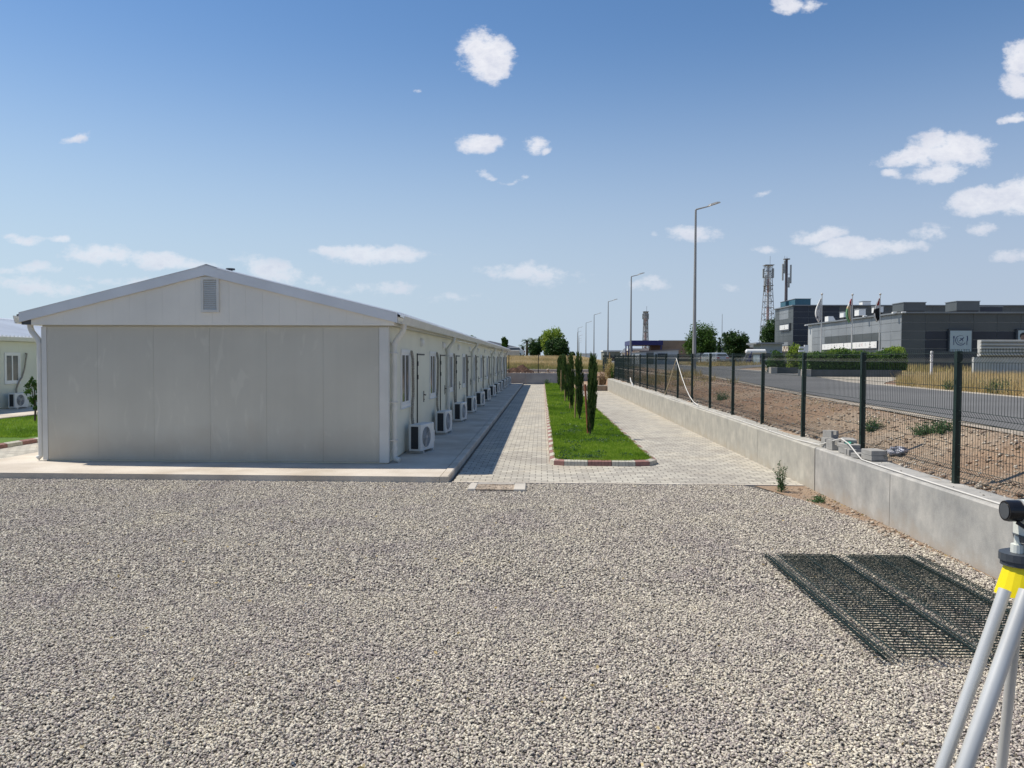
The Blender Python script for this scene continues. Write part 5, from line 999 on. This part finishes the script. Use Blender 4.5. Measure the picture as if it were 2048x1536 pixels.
def boxb(name, u0, u1, v0, Y, depth, mat, label, roofmat=None, zb=1.3, rh=.25, ov=.3, slope=0, cat='building', door=None):
    a, b_ = at(u0, v0, Y), at(u1, v0, Y); B = thing(name, (a.x, Y, zb), label, cat); zt = b_.z; m_ = MB(); m_.prism([(a.x, zb), (b_.x, zb), (b_.x, zt-rh), (a.x, zt-rh-slope)], 'y', Y, Y+depth); put('wall', m_, mat, B, ab=True)
    m_ = MB(); m_.prism([(a.x-ov, zt-rh-slope+.004), (b_.x+ov, zt-rh+.004), (b_.x+ov, zt), (a.x-ov, zt-slope)], 'y', Y-ov, Y+depth+ov); put('roof', m_, roofmat or m_white, B, ab=True)
    if door:
        for u, wd_, za_, zb_2, mt in door: c_ = at(u, v0, Y); m_ = MB(); m_.box(c_.x-wd_/2, c_.x+wd_/2, Y-.03, Y-.004, za_, zb_2); put('opening', m_, mt, B, ab=True)
    return B
m_shed = M('shed_sheet', (.42, .46, .50), .5, .1, 4, st=(3, 1, .2)); m_brown = M('brown_render', (.30, .22, .16), .8, .1, 1); m_tan = M('tan_render', (.36, .24, .10), .8, .15, 1); m_nblue = M('deep_blue_fascia', (.012, .015, .13), .4, .1, 1)
boxb('grey_shed', 1281, 1357, 697.5, 95, 9, m_shed, 'long pale grey sheet metal shed beyond the road', M('shed_roof', (.20, .17, .17), .6, .1, 1), rh=.14, ov=.15, slope=.3, door=[(1300, .9, 1.4, 2.9, m_pm), (1325, 1.2, 2.0, 2.8, m_pd)])
boxb('brown_building', 1318, 1385, 680.5, 155, 12, m_brown, 'flat roofed brown building behind the blue canopy', m_white, rh=.14, ov=.1, door=[(1345, 5.4, 4.0, 4.06, m_tan)])
boxb('tan_building', 1259, 1298, 697, 160, 8, m_tan, 'low tan building with white parapet under the blue canopy', m_white, rh=.45, ov=.2, door=[(1282, 2.0, 1.6, 2.8, m_brown)])
boxb('low_building', 1208, 1243, 700.5, 170, 8, M('olive_wall', (.22, .22, .18), .8, .1, 1), 'low building with bright white roof left of the canopy', m_white, rh=.3, ov=.2, door=[(1225, 1.5, 1.6, 2.7, m_pd)])
boxb('white_warehouse', 1158.5, 1192, 706.5, 185, 9, m_white, 'far white building at the end of the lamp row', m_white, rh=.3, ov=.1, zb=1.5, door=[(1186, 1.6, 1.6, 2.6, m_pl), (1172, .8, 1.6, 2.6, m_pl)])
boxb('white_building', 1434, 1528, 690, 132, 10, M('pale_wall', (.34, .36, .37), .7, .1, 1), 'long low building with white roof behind the rounded tree', m_white, rh=.42, ov=.4, door=[(1510, 6.0, 3.62, 4.05, m_nblue), (1448, 5.6, 3.62, 4.05, m_nblue)])
# hut with pyramid roof
c_ = at(1249, 700, 165); B = thing('small_hut', (c_.x, 165, 1.6), 'tiny hut with a pointed grey roof left of the canopy posts', 'hut'); m_ = MB(); m_.box(c_.x-.7, c_.x+.7, 164.3, 165.7, 1.6, 3.5); put('wall', m_, m_white, B, ab=True); m_ = MB(); m_.add([(c_.x-.95, 164.05, 3.502), (c_.x+.95, 164.05, 3.502), (c_.x+.95, 165.95, 3.502), (c_.x-.95, 165.95, 3.502), (c_.x, 165, 4.5)], [(3, 2, 1, 0), (0, 1, 4), (1, 2, 4), (2, 3, 4), (3, 0, 4)]); put('roof', m_, m_pl, B, ab=True)
# petrol station canopy
a, b_ = at(1262, 689, 145), at(1326, 681, 145); zt, zb_ = b_.z, a.z-.1; B = thing('canopy', ((a.x+b_.x)/2, 145, 1.6), 'deep blue flat canopy on thin posts beyond the road', 'canopy'); m_ = MB(); m_.box(a.x, b_.x, 145, 156, zb_, zt); put('canopy_roof', m_, m_nblue, B, ab=True)
for x, y in ((a.x+.2, 145.3), (a.x+.2, 155.5), (a.x+.2, 150.5), (b_.x-.3, 145.3), (b_.x-.3, 155.5)): m_ = MB(); m_.tube([(x, y, 1.5), (x, y, zb_-.003)], .13, 8); put('post', m_, m_nblue, B, ab=True)
m_ = MB(); m_.box(b_.x-1.9, b_.x+.2, 147, 150, 1.5, zb_-.004); put('kiosk', m_, M('dark_brown', (.09, .05, .04), .7, .1, 1), B, ab=True)
# tank, stand
a, b_ = at(1493, 708.5, 104), at(1530, 698.5, 104); r_ = (b_.z-a.z)/2; zc_ = (a.z+b_.z)/2; B = thing('storage_tank', (a.x, 104, 1.5), 'white horizontal cylinder tank left of the grey hut', 'tank'); m_ = MB(); m_.tube([(a.x-.15, 104, zc_), (a.x, 104, zc_), (b_.x, 104, zc_), (b_.x+.15, 104, zc_)], [r_*.5, r_, r_, r_*.5], 18); put('shell', m_, m_white, B, ab=True, smooth=False)
for x in (a.x+.5, b_.x-.5): m_ = MB(); m_.box(x-.12, x+.12, 103.8, 104.2, 1.3, zc_-r_+.05); put('support', m_, m_nblue, B, ab=True)
a = at(1482, 728, 101); B = thing('metal_ladder', (a.x, 101, 1.45), 'blue and grey steel ladder frame leaning beside the tank', 'ladder')
for dx_ in (0, .55):
    m_ = MB(); m_.tube([(a.x+dx_, 101, 1.4), (a.x+dx_+1.1, 102, 3.1)], .05, 5); put('rail', m_, m_nblue if dx_ else m_tgrey, B, ab=True)
for k in range(5): t = .1+.18*k; m_ = MB(); m_.tube([(a.x+1.1*t, 101+t, 1.4+1.7*t), (a.x+.55+1.1*t, 101+t, 1.4+1.7*t)], .03, 5); put('rung', m_, m_tgrey, B, ab=True)
# hipped roof building and white wall behind the field at the left
a, b_ = at(940, 694, 150), at(1036, 694, 150); zt = at(970, 680.5, 150).z; B = thing('hipped_building', ((a.x+b_.x)/2, 150, 2), 'wide building with a dark hipped roof behind the field', 'building'); m_ = MB(); m_.box(a.x+.6, b_.x-.6, 150.6, 160, 1.5, a.z-.02); put('wall', m_, m_pd, B, ab=True)
m_ = MB(); x0, x1 = a.x, b_.x; m_.add([(x0, 150, a.z), (x1, 150, a.z), (x1, 161, a.z), (x0, 161, a.z), (x0+3, 155, zt), (x1-5.8, 155, zt)], [(3, 2, 1, 0), (0, 1, 5, 4), (1, 2, 5), (2, 3, 4, 5), (3, 0, 4)]); put('roof', m_, M('dark_slate', (.055, .062, .075), .6, .1, 1), B, ab=True)
a, b_ = at(1004, 709, 112), at(1039, 701, 112); m_ = MB(); m_.box(a.x, b_.x, 112, 112.2, 2.2, b_.z, ch=.03); o = put('field_wall', m_, M('cream_wall', (.62, .57, .48), .8, .08, 2), ab=True); tag(o, 'short cream wall on the far edge of the dry field', 'wall')

# ------------------------------------------------------------------ cars
def car(x, y, z, rz, paint, label):
    B = thing('parked_car', (0, 0, 0), label, 'car', 'parked cars beyond the road'); L, Wd = 4.2, 1.74
    # side profile (length, height), nose at +L/2
    prof = [(-2.05, .35), (-2.1, .62), (-2.02, .92), (-1.78, 1.02), (-1.5, 1.38), (-1.2, 1.47), (.1, 1.47), (.45, 1.38), (1.0, .98), (1.85, .84), (2.08, .66), (2.08, .35), (1.75, .22), (-1.8, .22)]
    m_ = MB(); n_ = len(prof); ins = [.05, .0, .02, .06, .17, .22, .22, .19, .08, .05, .08, .06, .06, .05]
    vs = [(p_, -Wd/2+i_, q_) for (p_, q_), i_ in zip(prof, ins)]+[(p_, Wd/2-i_, q_) for (p_, q_), i_ in zip(prof, ins)]
    m_.add(vs, [tuple(range(n_)), tuple(range(2*n_-1, n_-1, -1))]+[(i, i+n_, (i+1) % n_+n_, (i+1) % n_) for i in range(n_)]); put('body', m_, paint, B)
    gl = MB(); gl.add([(-1.80, -.62, 1.05), (-1.80, .62, 1.05), (-1.545, .56, 1.35), (-1.545, -.56, 1.35)], [(0, 1, 2, 3)]); gl.v = [(p_-.02, q_, r__) for p_, q_, r__ in gl.v]; put('rear_window', gl, m_glass, B)
    gl = MB(); gl.add([(.98, -.66, 1.02), (.98, .66, 1.02), (.5, .58, 1.36), (.5, -.58, 1.36)], [(3, 2, 1, 0)]); gl.v = [(p_+.02, q_, r__+.01) for p_, q_, r__ in gl.v]; put('windscreen', gl, m_glass, B)
    for s in (-1, 1):
        gl = MB(); gl.add([(-1.55, s*(Wd/2-.055), 1.03), (.80, s*(Wd/2-.055), 1.03), (.38, s*(Wd/2-.175), 1.37), (-1.28, s*(Wd/2-.175), 1.40)], [(0, 1, 2, 3)]); put('side_window', gl, m_glass, B)
        gl = MB(); gl.box(-2.11, -2.03, s*.62-.17, s*.62+.17, .72, .9); put('tail_light', gl, M('tail_red', (.45, .02, .02), .3, .1, 4), B)
        for xx in (-1.3, 1.3):
            w_ = MB(); w_.tube([(xx, s*(Wd/2-.2), .31), (xx, s*(Wd/2+.012), .31)], .31, 18); wh = put('wheel', w_, m_black, B); w_ = MB(); w_.tube([(xx, s*(Wd/2+.013), .31), (xx, s*(Wd/2+.02), .31)], .19, 12); put('rim', w_, m_alu, wh)
    gl = MB(); gl.box(-2.125, -2.105, -.26, .26, .45, .56); put('number_plate', gl, m_white, B); gl = MB(); gl.box(-2.13, -2.04, -.7, .7, .26, .42, ch=.02); put('bumper', gl, m_dgrey, B)
    B.location = (x, y, z); B.rotation_euler.z = rz; return B
m_silver = M('silver_paint', (.50, .54, .58), .3, .04, 2, metal=.5); m_cwhite = M('white_paint', (.74, .75, .76), .3, .03, 2); m_cdark = M('dark_paint', (.06, .07, .09), .3, .1, 2, metal=.4)
p = at(1441, 727, 100); car(p.x, 102, float(G(p.x, 102))+.02, rad(98), m_silver, 'silver hatchback parked with its back to the road')
p = at(1425, 726, 104); car(p.x, 106, float(G(p.x, 106))+.02, rad(100), m_silver, 'second silver car just left of the silver hatchback')
p = at(1413, 726, 106); car(p.x, 109, float(G(p.x, 109))+.02, rad(95), m_cdark, 'dark car at the left end of the parked cars')
p = at(1022, 700, 118); car(p.x, 118, p.z-1.02, rad(178), m_cwhite, 'white car behind the cream wall on the field edge')

# ------------------------------------------------------------------ straw, dirt pile, stones, tufts
def straw(n, fx, fy, h, w, name, label, mat=m_straw, tintf=None, seed=0, cond=None):
    rg = np.random.default_rng(seed); y = fy(rg.uniform(0, 1, n)); x = fx(rg.uniform(0, 1, n), y)
    if cond is not None: k = cond(x, y, rg); x, y = x[k], y[k]
    t = (tintf(x, y) if tintf else .5)+rg.uniform(-.3, .3, len(x)); o = blades(name, np.stack([x, y, G(x, y)-.03], -1), h*(1+.35*pnoise(x, y, .9, 5)), w, mat, .7, t, rng=rg); tag(o, label, 'dry grass', kind='stuff')
straw(90000, lambda u, y: -26+34*u, lambda u: 70+42*u**.8, .34, .05, 'field_grass', 'dry straw coloured grass on the rising field behind the rear wall', tintf=lambda x, y: np.clip(-.1+1.0*(y-70)/22, 0, .8)+.42*pnoise(x, y*.5, .45, 2), cond=lambda x, y, r: x < near_e(y)-1.2)
straw(80000, lambda u, y: far_e(y)+.55+(16)*u**1.3, lambda u: 16+22*u, .44, .018, 'verge_grass', 'tall yellow dry grass on the bank beyond the road, right side', tintf=lambda x, y: .62+.2*pnoise(x, y, .5, 8), seed=3, cond=lambda x, y, r: (pnoise(x, y, .8, 14)+r.uniform(-.5, .9, len(x)) > -.1) & (x > far_e(y)+.5+np.clip(y-28, 0, 20)*.45) & ~((y > 39) & (x < h1+1)))
straw(26000, lambda u, y: far_e(y)+3+(30)*u, lambda u: 52+50*u, .5, .05, 'verge_grass', 'dry orange grass between the road and the parked cars', tintf=lambda x, y: .5+.2*pnoise(x, y, .4, 8), seed=4, cond=lambda x, y, r: (x < 34) & ~((abs(x-15.2-(y-62)*.44) < 3.5)))
straw(9000, lambda u, y: 4.9+(near_e(y)-5.3)*u, lambda u: 5+55*u**1.5, .10, .012, 'verge_grass', 'sparse dry straw on the dirt between fence and road', tintf=lambda x, y: .7, seed=5, cond=lambda x, y, r: pnoise(x, y, 1.1, 4)+r.uniform(-.4, .4, len(x)) > .25)
straw(5000, lambda u, y: 5.2+(near_e(y)-5.6)*u, lambda u: 30+28*u, .35, .03, 'verge_grass', 'patches of dry weeds near the nearest street lamp', tintf=lambda x, y: .45, seed=6, cond=lambda x, y, r: pnoise(x, y, .8, 9) > .2)
def rocks(n, pts, smin, smax, name, label, mat, seed, pw=2.5):
    rg = np.random.default_rng(seed); base = np.array([(1, 0, 0), (-1, 0, 0), (0, 1, 0), (0, -1, 0), (0, 0, 1), (0, 0, -1)], float); fc = np.array([(0, 2, 4), (2, 1, 4), (1, 3, 4), (3, 0, 4), (2, 0, 5), (1, 2, 5), (3, 1, 5), (0, 3, 5)])
    # jittered octahedra with an extra ring look like broken stones at this size
    s = smin+(smax-smin)*rg.uniform(0, 1, n)**pw; V = base[None]*rg.uniform(.65, 1.15, (n, 6, 3))*s[:, None, None]; V[:, :, :2] += rg.normal(0, .12, (n, 6, 2))*s[:, None, None]; V[:, :, 2] *= .6
    a = rg.uniform(0, 2*pi, n); R__ = np.stack([np.stack([np.cos(a), -np.sin(a)], -1), np.stack([np.sin(a), np.cos(a)], -1)], 1); V[:, :, :2] = np.einsum('nij,nkj->nki', R__, V[:, :, :2]); V += pts[:, None, :]; V[:, :, 2] += (s*.25)[:, None]
    F = (fc[None]+np.arange(n)[:, None, None]*6).reshape(-1, 3); o = rawmesh(name, V.reshape(-1, 3), F, mat, fcols=np.repeat(rg.uniform(0, 1, n), 8)); tag(o, label, 'stones', kind='stuff')
m_rub = tinted('rubble_stones', [(.20, .13, .09), (.32, .25, .19), (.44, .37, .29), (.60, .54, .45)], .9, 0)
rg = np.random.default_rng(77); n = 16000; y = 4+40*rg.uniform(0, 1, n)**1.7; x = 4.68+(near_e(y)-4.9)*rg.uniform(0, 1, n); rocks(n, np.stack([x, y, G(x, y)], -1), .006, .036, 'rubble', 'small pale stones strewn over the dirt between fence and road', m_rub, 1, 3)
n = 900; y = rg.uniform(6, 49, n); x = rg.uniform(4.55, 4.75, n); rocks(n, np.stack([x, y, np.vectorize(wtop)(y)+rg.uniform(-.03, .02, n)], -1), .015, .06, 'rubble', 'loose stones along the foot of the fence on the wall', m_rub, 2, 2)
n = 500; y = 5+rg.uniform(0, 44, n); x = 4.24+.34*rg.uniform(0, 1, n)**.6; rocks(n, np.stack([x, y, np.vectorize(wtop)(y)+.0], -1), .004, .014, 'grit', 'dark grit scattered on top of the retaining wall', tinted('grit_stones', [(.06, .05, .04), (.15, .12, .09)], .9), 3, 2)
m_ = MB(); m_.add([(3.4, 12.35, -.002), (3.7, 11.2, -.002), (3.98, 9.7, -.002), (4.1, 8.2, -.002), (4.19, 7.0, -.002), (4.2, 12.35, -.002)], [tuple(range(5, -1, -1))]); o = put('soil_strip', m_, m_dirt); o['kind'] = 'structure'
n = 700; y = 7.6+4.6*rg.uniform(0, 1, n); x = 4.19-(.05+.09*(y-7.4))*rg.uniform(0, 1, n)**1.4; rocks(n, np.stack([x, y, np.full(n, -.002)], -1), .006, .022, 'rubble', 'reddish soil crumbs along the foot of the retaining wall', tinted('red_crumbs', [(.27, .18, .125), (.38, .30, .23), (.5, .45, .37)], .9), 4, 2)
n = 60; y = 9.3+rg.normal(0, .7, n); x = 4.12-.22*rg.uniform(0, 1, n); rocks(n, np.stack([x, y, np.full(n, .0)], -1), .018, .05, 'rubble', 'larger pale stones gathered at the foot of the wall', m_rub, 5, 1.5)
def tuft(p, r, h, n, label, mat=m_weed, seed=0, name='weed_tuft', cat='plant', lw=.03):
    rg = np.random.default_rng(seed); B = thing(name, p, label, cat); q = rg.normal(size=(n, 2))*r*.3; P0 = np.stack([p[0]+q[:, 0], p[1]+q[:, 1], np.full(n, p[2]-.02)], -1)
    a = rg.uniform(0, 2*pi, n); hh = h*rg.uniform(.4, 1.1, n); w = .006; d = np.stack([np.cos(a)*w, np.sin(a)*w, 0*a], -1); out = r*rg.uniform(.1, 1, n); l2 = rg.uniform(0, 2*pi, n); tip = P0+np.stack([np.cos(l2)*out, np.sin(l2)*out, hh], -1)
    rawmesh('stem', np.stack([P0-d, P0+d, tip], 1).reshape(-1, 3), np.arange(3*n).reshape(-1, 3), mat, B, fcols=rg.uniform(0, 1, n))
    k = n*4; i = rg.integers(0, n, k); t = rg.uniform(.25, 1, k)[:, None]; C_ = P0[i]*(1-t)+tip[i]*t+rg.normal(0, .02, (k, 3)); C_[:, 2] = np.maximum(C_[:, 2], p[2]); leafquads(C_, lw, mat, 'leaves', rg.uniform(0, 1, k), B, rng=rg); return B
tuft(onG(1746, 862), .20, .22, 110, 'grey green weed tuft left of the pair behind the fence', seed=1)
tuft(onG(1848, 868), .22, .17, 120, 'fresh green weed tuft, left one of the pair behind the fence', m_leaflight if 0 else m_weed, seed=2)
tuft(onG(1886, 865), .2, .2, 120, 'fresh green weed tuft, right one of the pair behind the fence', seed=3)
tuft(onG(1445, 800), .3, .3, 120, 'green weed patch on the dirt below the nearest street lamp', seed=4)
tuft(onG(1905, 781), .35, .35, 130, 'green weed at the far road edge, left of the post', seed=5, lw=.05); tuft(onG(1999, 788), .4, .45, 150, 'larger green weed at the far road edge near the right side', seed=6, lw=.05)
# tall thistle by the wall corner
def thistle(x, y, z, h, label, seed):
    r = random.Random(seed); B = thing('tall_weed', (x, y, z), label, 'plant'); st_ = MB(); C_ = []
    for k in range(9):
        a = r.uniform(0, 2*pi); L = h*r.uniform(.55, 1); sp_ = r.uniform(.03, .13); pts = [(x+r.uniform(-.015, .015), y+r.uniform(-.015, .015), z-.02)]
        for j in range(1, 7): t = j/6; pts.append((x+cos(a)*sp_*t**1.2, y+sin(a)*sp_*t**1.2, z+L*t)); C_ += [(pts[-1][0]+r.uniform(-.045, .045)*(1.15-t*.7), pts[-1][1]+r.uniform(-.045, .045), pts[-1][2]+r.uniform(-.04, .03)) for _ in range(9)]
        st_.tube(pts, [.004]*5+[.003, .002], 4)
    C_ += [(x+r.gauss(0, .05), y+r.gauss(0, .05), z+r.uniform(0, .12)) for _ in range(90)]
    put('stems', st_, M('green_stem', (.06, .10, .03), .7, .1, 5), B, ab=True); leafquads(np.array(C_), .036, m_weed, 'leaves', np.random.default_rng(seed).uniform(0, .7, len(C_)), B, asp=.3)
thistle(3.66, 11.82, 0, .47, 'tall spindly green weed at the corner of the paving near the wall', 5)
tuft(Vector((3.93, 11.0, .0)), .13, .10, 60, 'small yellow green weed at the foot of the wall', seed=8)
tuft(Vector((.42, 58.6, .08)), .3, .45, 90, 'bushy green plant at the far left end of the grass bed', seed=9, lw=.06)
# dry scrub at the end of the retaining wall
for k, (u, Y, r_, h_, lab) in enumerate(((1203, 51.5, .32, 1.15, 'dry brown scrub bush past the end of the wall'), (1210, 53.5, .3, .9, 'second lower dry scrub bush behind the first'))):
    p = at(u, 760, Y); tuft((p.x, Y, .3), r_, h_, 130, lab, m_dryleaf, 20+k, 'dry_scrub', 'bush', .07)
p = at(1218.5, 740, 50.2); tuft((p.x, 50.2, .75), .28, 1.35, 260, 'tall straw coloured bush growing through the fence end', m_straw, 31, 'dry_scrub', 'bush', .07)
p = at(1223, 740, 49.9); tuft((p.x+.1, 49.9, .75), .2, .8, 110, 'green shoots at the fence end beside the straw bush', m_leafmid, 32, 'green_shrub', 'bush', .07)
p = at(1217.5, 740, 50.6); m_ = MB(); m_.tube([(p.x+.05, 50.6, .3), (p.x+.05, 50.6, 2.45)], .035, 7); o = put('wooden_post', m_, m_wood, ab=True); tag(o, 'thin wooden post in the straw bush at the wall end', 'post')
# dirt pile and kerb line behind the rear wall
p = at(1040, 744, 66); rg = np.random.default_rng(4); m_ = MB(); nx_ = 22; V_ = []
for j in range(nx_+1):
    for i in range(nx_+1):
        a, b2 = (i/nx_*2-1), (j/nx_*2-1); d_ = math.hypot(a, b2); h_ = .62*max(0, 1-d_)**.8*(1+.25*math.sin(a*7+b2*5))+rg.normal(0, .03); xx, yy = p.x+a*1.35, 66+b2*1.2; V_.append((xx, yy, float(G(xx, yy))+(h_ if d_ < 1 else -.05)))
m_.v = V_; m_.f = [(j*(nx_+1)+i, j*(nx_+1)+i+1, (j+1)*(nx_+1)+i+1, (j+1)*(nx_+1)+i) for j in range(nx_) for i in range(nx_)]; o = put('dirt_pile', m_, M('red_soil', (.075, .036, .021), .95, .3, 3, .05, 20, fine=.2), ab=True); tag(o, 'mound of reddish soil behind the rear wall', 'soil pile')
a, b_ = at(1012, 738, 69.3), at(1186, 738, 69.3); m_ = MB(); m_.box(a.x-3, b_.x, 69.3, 69.5, .7, 1.13, ch=.02); o = put('kerb_line', m_, m_apron, ab=True); tag(o, 'pale straight kerb crossing the ground behind the rear wall', 'kerb')
n = 700; y = 62.6+rg.uniform(0, 6, n); x = rg.uniform(-4, 4, n); rocks(n, np.stack([x, y, G(x, y)], -1), .02, .12, 'rubble', 'broken stones on the brown ground behind the rear wall', m_rub, 9, 2)
m_ = MB(); m_.tube([(at(1096, 742, 64).x, 64, .85), (at(1096, 742, 64).x, 64, 1.12)], .09, 10); m_.sphere((at(1096, 742, 64).x, 64, 1.12), .12, 10, 6); o = put('stone_marker', m_, m_stone, ab=True); tag(o, 'small pale round stone marker behind the rear wall', 'marker')
# young tree beside the left corner of the near building
bs = (-15.3, 22.6, .08); tree('small leafy shrub tree just left of the near building', bs, [(-15.3, 22.6, .95, .25, .24, .36), (-15.42, 22.6, 1.28, .15, .15, .2), (-15.22, 22.6, .45, .16, .16, .2)], 1000, .075, m_leafmid, 61, trunk=.035, name='shrub', cat='shrub')

# ------------------------------------------------------------------ drain frame in the gravel
B = thing('drain_frame', (-.68, 11.9, 0), 'concrete drain surround filled with brown dirt at the gravel edge', 'drain'); m_ = MB(); m_.box(-1.12, -1.0, 11.55, 12.1, -.02, .045, ch=.01); m_.box(-.42, -.24, 11.55, 12.1, -.02, .045, ch=.01); m_.box(-1.0, -.42, 12.02, 12.1, -.02, .05, ch=.01); put('surround', m_, m_apron, B, ab=True)
m_ = MB(); m_.box(-.998, -.422, 11.56, 12.018, -.02, .033); put('dirt_fill', m_, M('drain_dirt', (.34, .275, .21), .95, .25, 6, .04, 30, fine=.2), B, ab=True)
rg = np.random.default_rng(8); n = 170; rocks(n, np.stack([rg.uniform(-1.1, -.3, n), rg.uniform(11.55, 12.05, n), np.full(n, .034)], -1), .006, .016, 'rubble', 'loose gravel lying on the drain surround', m_rub, 10, 2)

# ------------------------------------------------------------------ spare mesh panels lying on the gravel
pm = pn.data
for k, (dx_, dy_, rz_, lab) in enumerate(((0, 0, 0, 'bottom mesh panel of the flat stack on the gravel'), (.03, .012, .03, 'middle mesh panel of the flat stack on the gravel'), (-.022, -.008, -.03, 'topmost mesh panel of the flat stack on the gravel'))):
    o = bpy.data.objects.new('fence_panel', pm); COL.objects.link(o); o.location = (2.19+dx_, 5.08+dy_, .026+.012*k+.035); o.rotation_euler = (0, rad(90), rad(rz_)); tag(o, lab, 'fence panel', 'green mesh panels stacked flat on the gravel'); o.scale = (1, 1.055, 1.09)

# ------------------------------------------------------------------ surveyor's level on its tripod
H0 = at(2078, 1117, 1.92); hx, hy, hz_ = H0
TR = thing('tripod', (hx, hy, 0), 'aluminium surveying tripod with a yellow head at the right edge', 'tripod')
m_ = MB(); pl = []
for k in range(36):
    a = 2*pi*k/36; r_ = .078+.014*cos(3*(a-pi)); pl.append((hx+r_*cos(a), hy+r_*sin(a)))
m_.prism(pl, 'z', hz_-.004, hz_+.014); m_.prism([(hx+(x-hx)*.96, hy+(y-hy)*.96) for x, y in pl], 'z', hz_-.016, hz_-.0045); put('head_plate', m_, m_dgrey, TR, ab=True)
m_ = MB(); lo_ = [(hx+(.085+.015*cos(3*(2*pi*k/36-pi)))*cos(2*pi*k/36), hy+(.085+.015*cos(3*(2*pi*k/36-pi)))*sin(2*pi*k/36), hz_-.088) for k in range(36)]; hi_ = [(hx+(x-hx)*.86, hy+(y-hy)*.86, hz_-.0165) for x, y in pl]
m_.add(hi_+lo_, [tuple(range(36)), tuple(range(71, 35, -1))]+[(k, 36+k, 36+(k+1) % 36, (k+1) % 36) for k in range(36)]); yb_ = put('hinge_body', m_, m_yellow, TR, ab=True)
legs = [((2010, 1183, 1.87), (1884, 1536, 1.80), .0140, 'left'), ((2054, 1186, 1.84), (1929, 1536, 1.75), .0175, 'b'), ((2040, 1180, 1.99), (2003, 1536, 2.08), .0125, 'c')]
for (a, b_, r_, nm) in legs:
    S, Pp = at(*a), at(*b_); d = (Pp-S); F_ = S+d*((S.z-.02)/(S.z-Pp.z)); m_ = MB(); M1 = S.lerp(F_, .52); m_.tube([S+Vector((0, 0, .004)), M1], [r_, r_*1.02], 24, cap=False); lg = put('leg', m_, m_alu, TR, ab=True, smooth=True)
    m_ = MB(); m_.tube([M1, F_], [r_*.82, r_*.8], 16); put('lower_tube', m_, m_alu, lg, ab=True); m_ = MB(); m_.tube([M1-(F_-S).normalized()*.03, M1+(F_-S).normalized()*.03], r_*1.3, 12); put('clamp', m_, m_yellow, lg, ab=True); m_ = MB(); m_.tube([F_, F_+(F_-S).normalized()*.05], [r_*.9, .002], 10); put('spike', m_, m_dgrey, lg, ab=True)
    m_ = MB(); 
LV = thing('levelling_instrument', (hx, hy, hz_+.015), 'white surveying level with a black eyepiece hood on the tripod', 'level')
f0 = at(2016, 1023, 1.90); zc_ = f0.z
m_ = MB(); m_.tube([(f0.x-.002, hy-.01, zc_), (f0.x+.006, hy-.01, zc_), (f0.x+.032, hy-.01, zc_)], [.0245, .0262, .0262], 32); hd = put('eyepiece_hood', m_, M('hood_black', (.012, .012, .014), .25, .2, 4), LV, ab=True, smooth=False)
m_ = MB(); m_.tube([(f0.x-.0035, hy-.01, zc_), (f0.x-.0025, hy-.01, zc_)], .0195, 28); put('lens', m_, m_glass, hd, ab=True)
m_white2 = M('instrument_white', (.70, .72, .66), .35, .03, 4)
m_ = MB(); m_.tube([(f0.x+.0325, hy-.01, zc_), (f0.x+.19, hy-.01, zc_)], .028, 28); put('telescope', m_, m_white2, LV, ab=True)
m_ = MB(); m_.box(f0.x+.043, f0.x+.15, hy-.035, hy+.03, zc_-.062, zc_-.015, ch=.004); put('housing', m_, m_white2, LV, ab=True)
m_ = MB(); m_.tube([(hx, hy, zc_-.078), (hx, hy, zc_-.063)], [.052, .056], 28); put('circle_disc', m_, m_dgrey, LV, ab=True)
m_ = MB(); m_.tube([(hx, hy, hz_+.015), (hx, hy, zc_-.079)], .030, 20); put('column', m_, m_dgrey, LV, ab=True)
for k in range(3): a = 2*pi*k/3+pi; x, y = hx+.052*cos(a), hy+.052*sin(a); m_ = MB(); m_.tube([(x, y, hz_+.0145), (x, y, hz_+.035)], .015, 14); m_.tube([(x, y, hz_+.035), (x, y, hz_+.055)], .008, 10); put('foot_screw', m_, m_white2, LV, ab=True)
m_ = MB(); m_.tube([(f0.x+.022, hy-.02, zc_-.026), (f0.x+.04, hy-.025, zc_-.038)], .005, 8); put('focus_lever', m_, m_black, LV, ab=True)

rg = np.random.default_rng(90); n = 260; y = 2.6+9.5*rg.uniform(0, 1, n); x = rg.uniform(-.62, .62, n)*y; x = np.clip(x, -8, 4.1)
o = leafquads(np.stack([x, y, np.full(n, .032)], -1), .03, m_straw, 'leaf_litter', rg.uniform(.4, 1, n), flat=.85, rng=rg); tag(o, 'a few dry leaves and straw bits lying on the gravel', 'litter', kind='stuff')

m_ = MB()
for k in range(2): m_.box(f0.x+.05, f0.x+.052+.04*k, hy-.0365, hy-.0352, zc_-.05+.012*k, zc_-.047+.012*k)
put('scale_mark', m_, m_dgrey, LV, ab=True)
m_ = MB(); m_.tube([(f0.x+.10, hy-.035, zc_-.04), (f0.x+.10, hy-.060, zc_-.04)], .014, 18); put('focus_knob', m_, m_dgrey, LV, ab=True)
m_ = MB(); m_.tube([(f0.x+.0318, hy-.01, zc_), (f0.x+.035, hy-.01, zc_)], .0285, 28); put('trim_ring', m_, m_alu, LV, ab=True)
m_ = MB(); m_.box(hx-.075, hx-.035, hy-.083, hy-.0805, hz_-.062, hz_-.058); put('slot', m_, m_black, TR, ab=True)

for y in (3.3, 6.9, 9.4, 15.1, 17.6, 20.1, 22.6, 25.1, 27.6, 30.1, 34.0, 38.0, 42.0, 46.0):
    m_ = MB(); x_ = WX0-.0015; m_.box(x_, x_+.001, y, y+.006, .01, wtop(y)-.03); o = put('board_joint', m_, M('joint_dark', (.20, .195, .18), .9, .1, 5), RW, ab=True)  # thin dark strips over the wall face mark the board joints
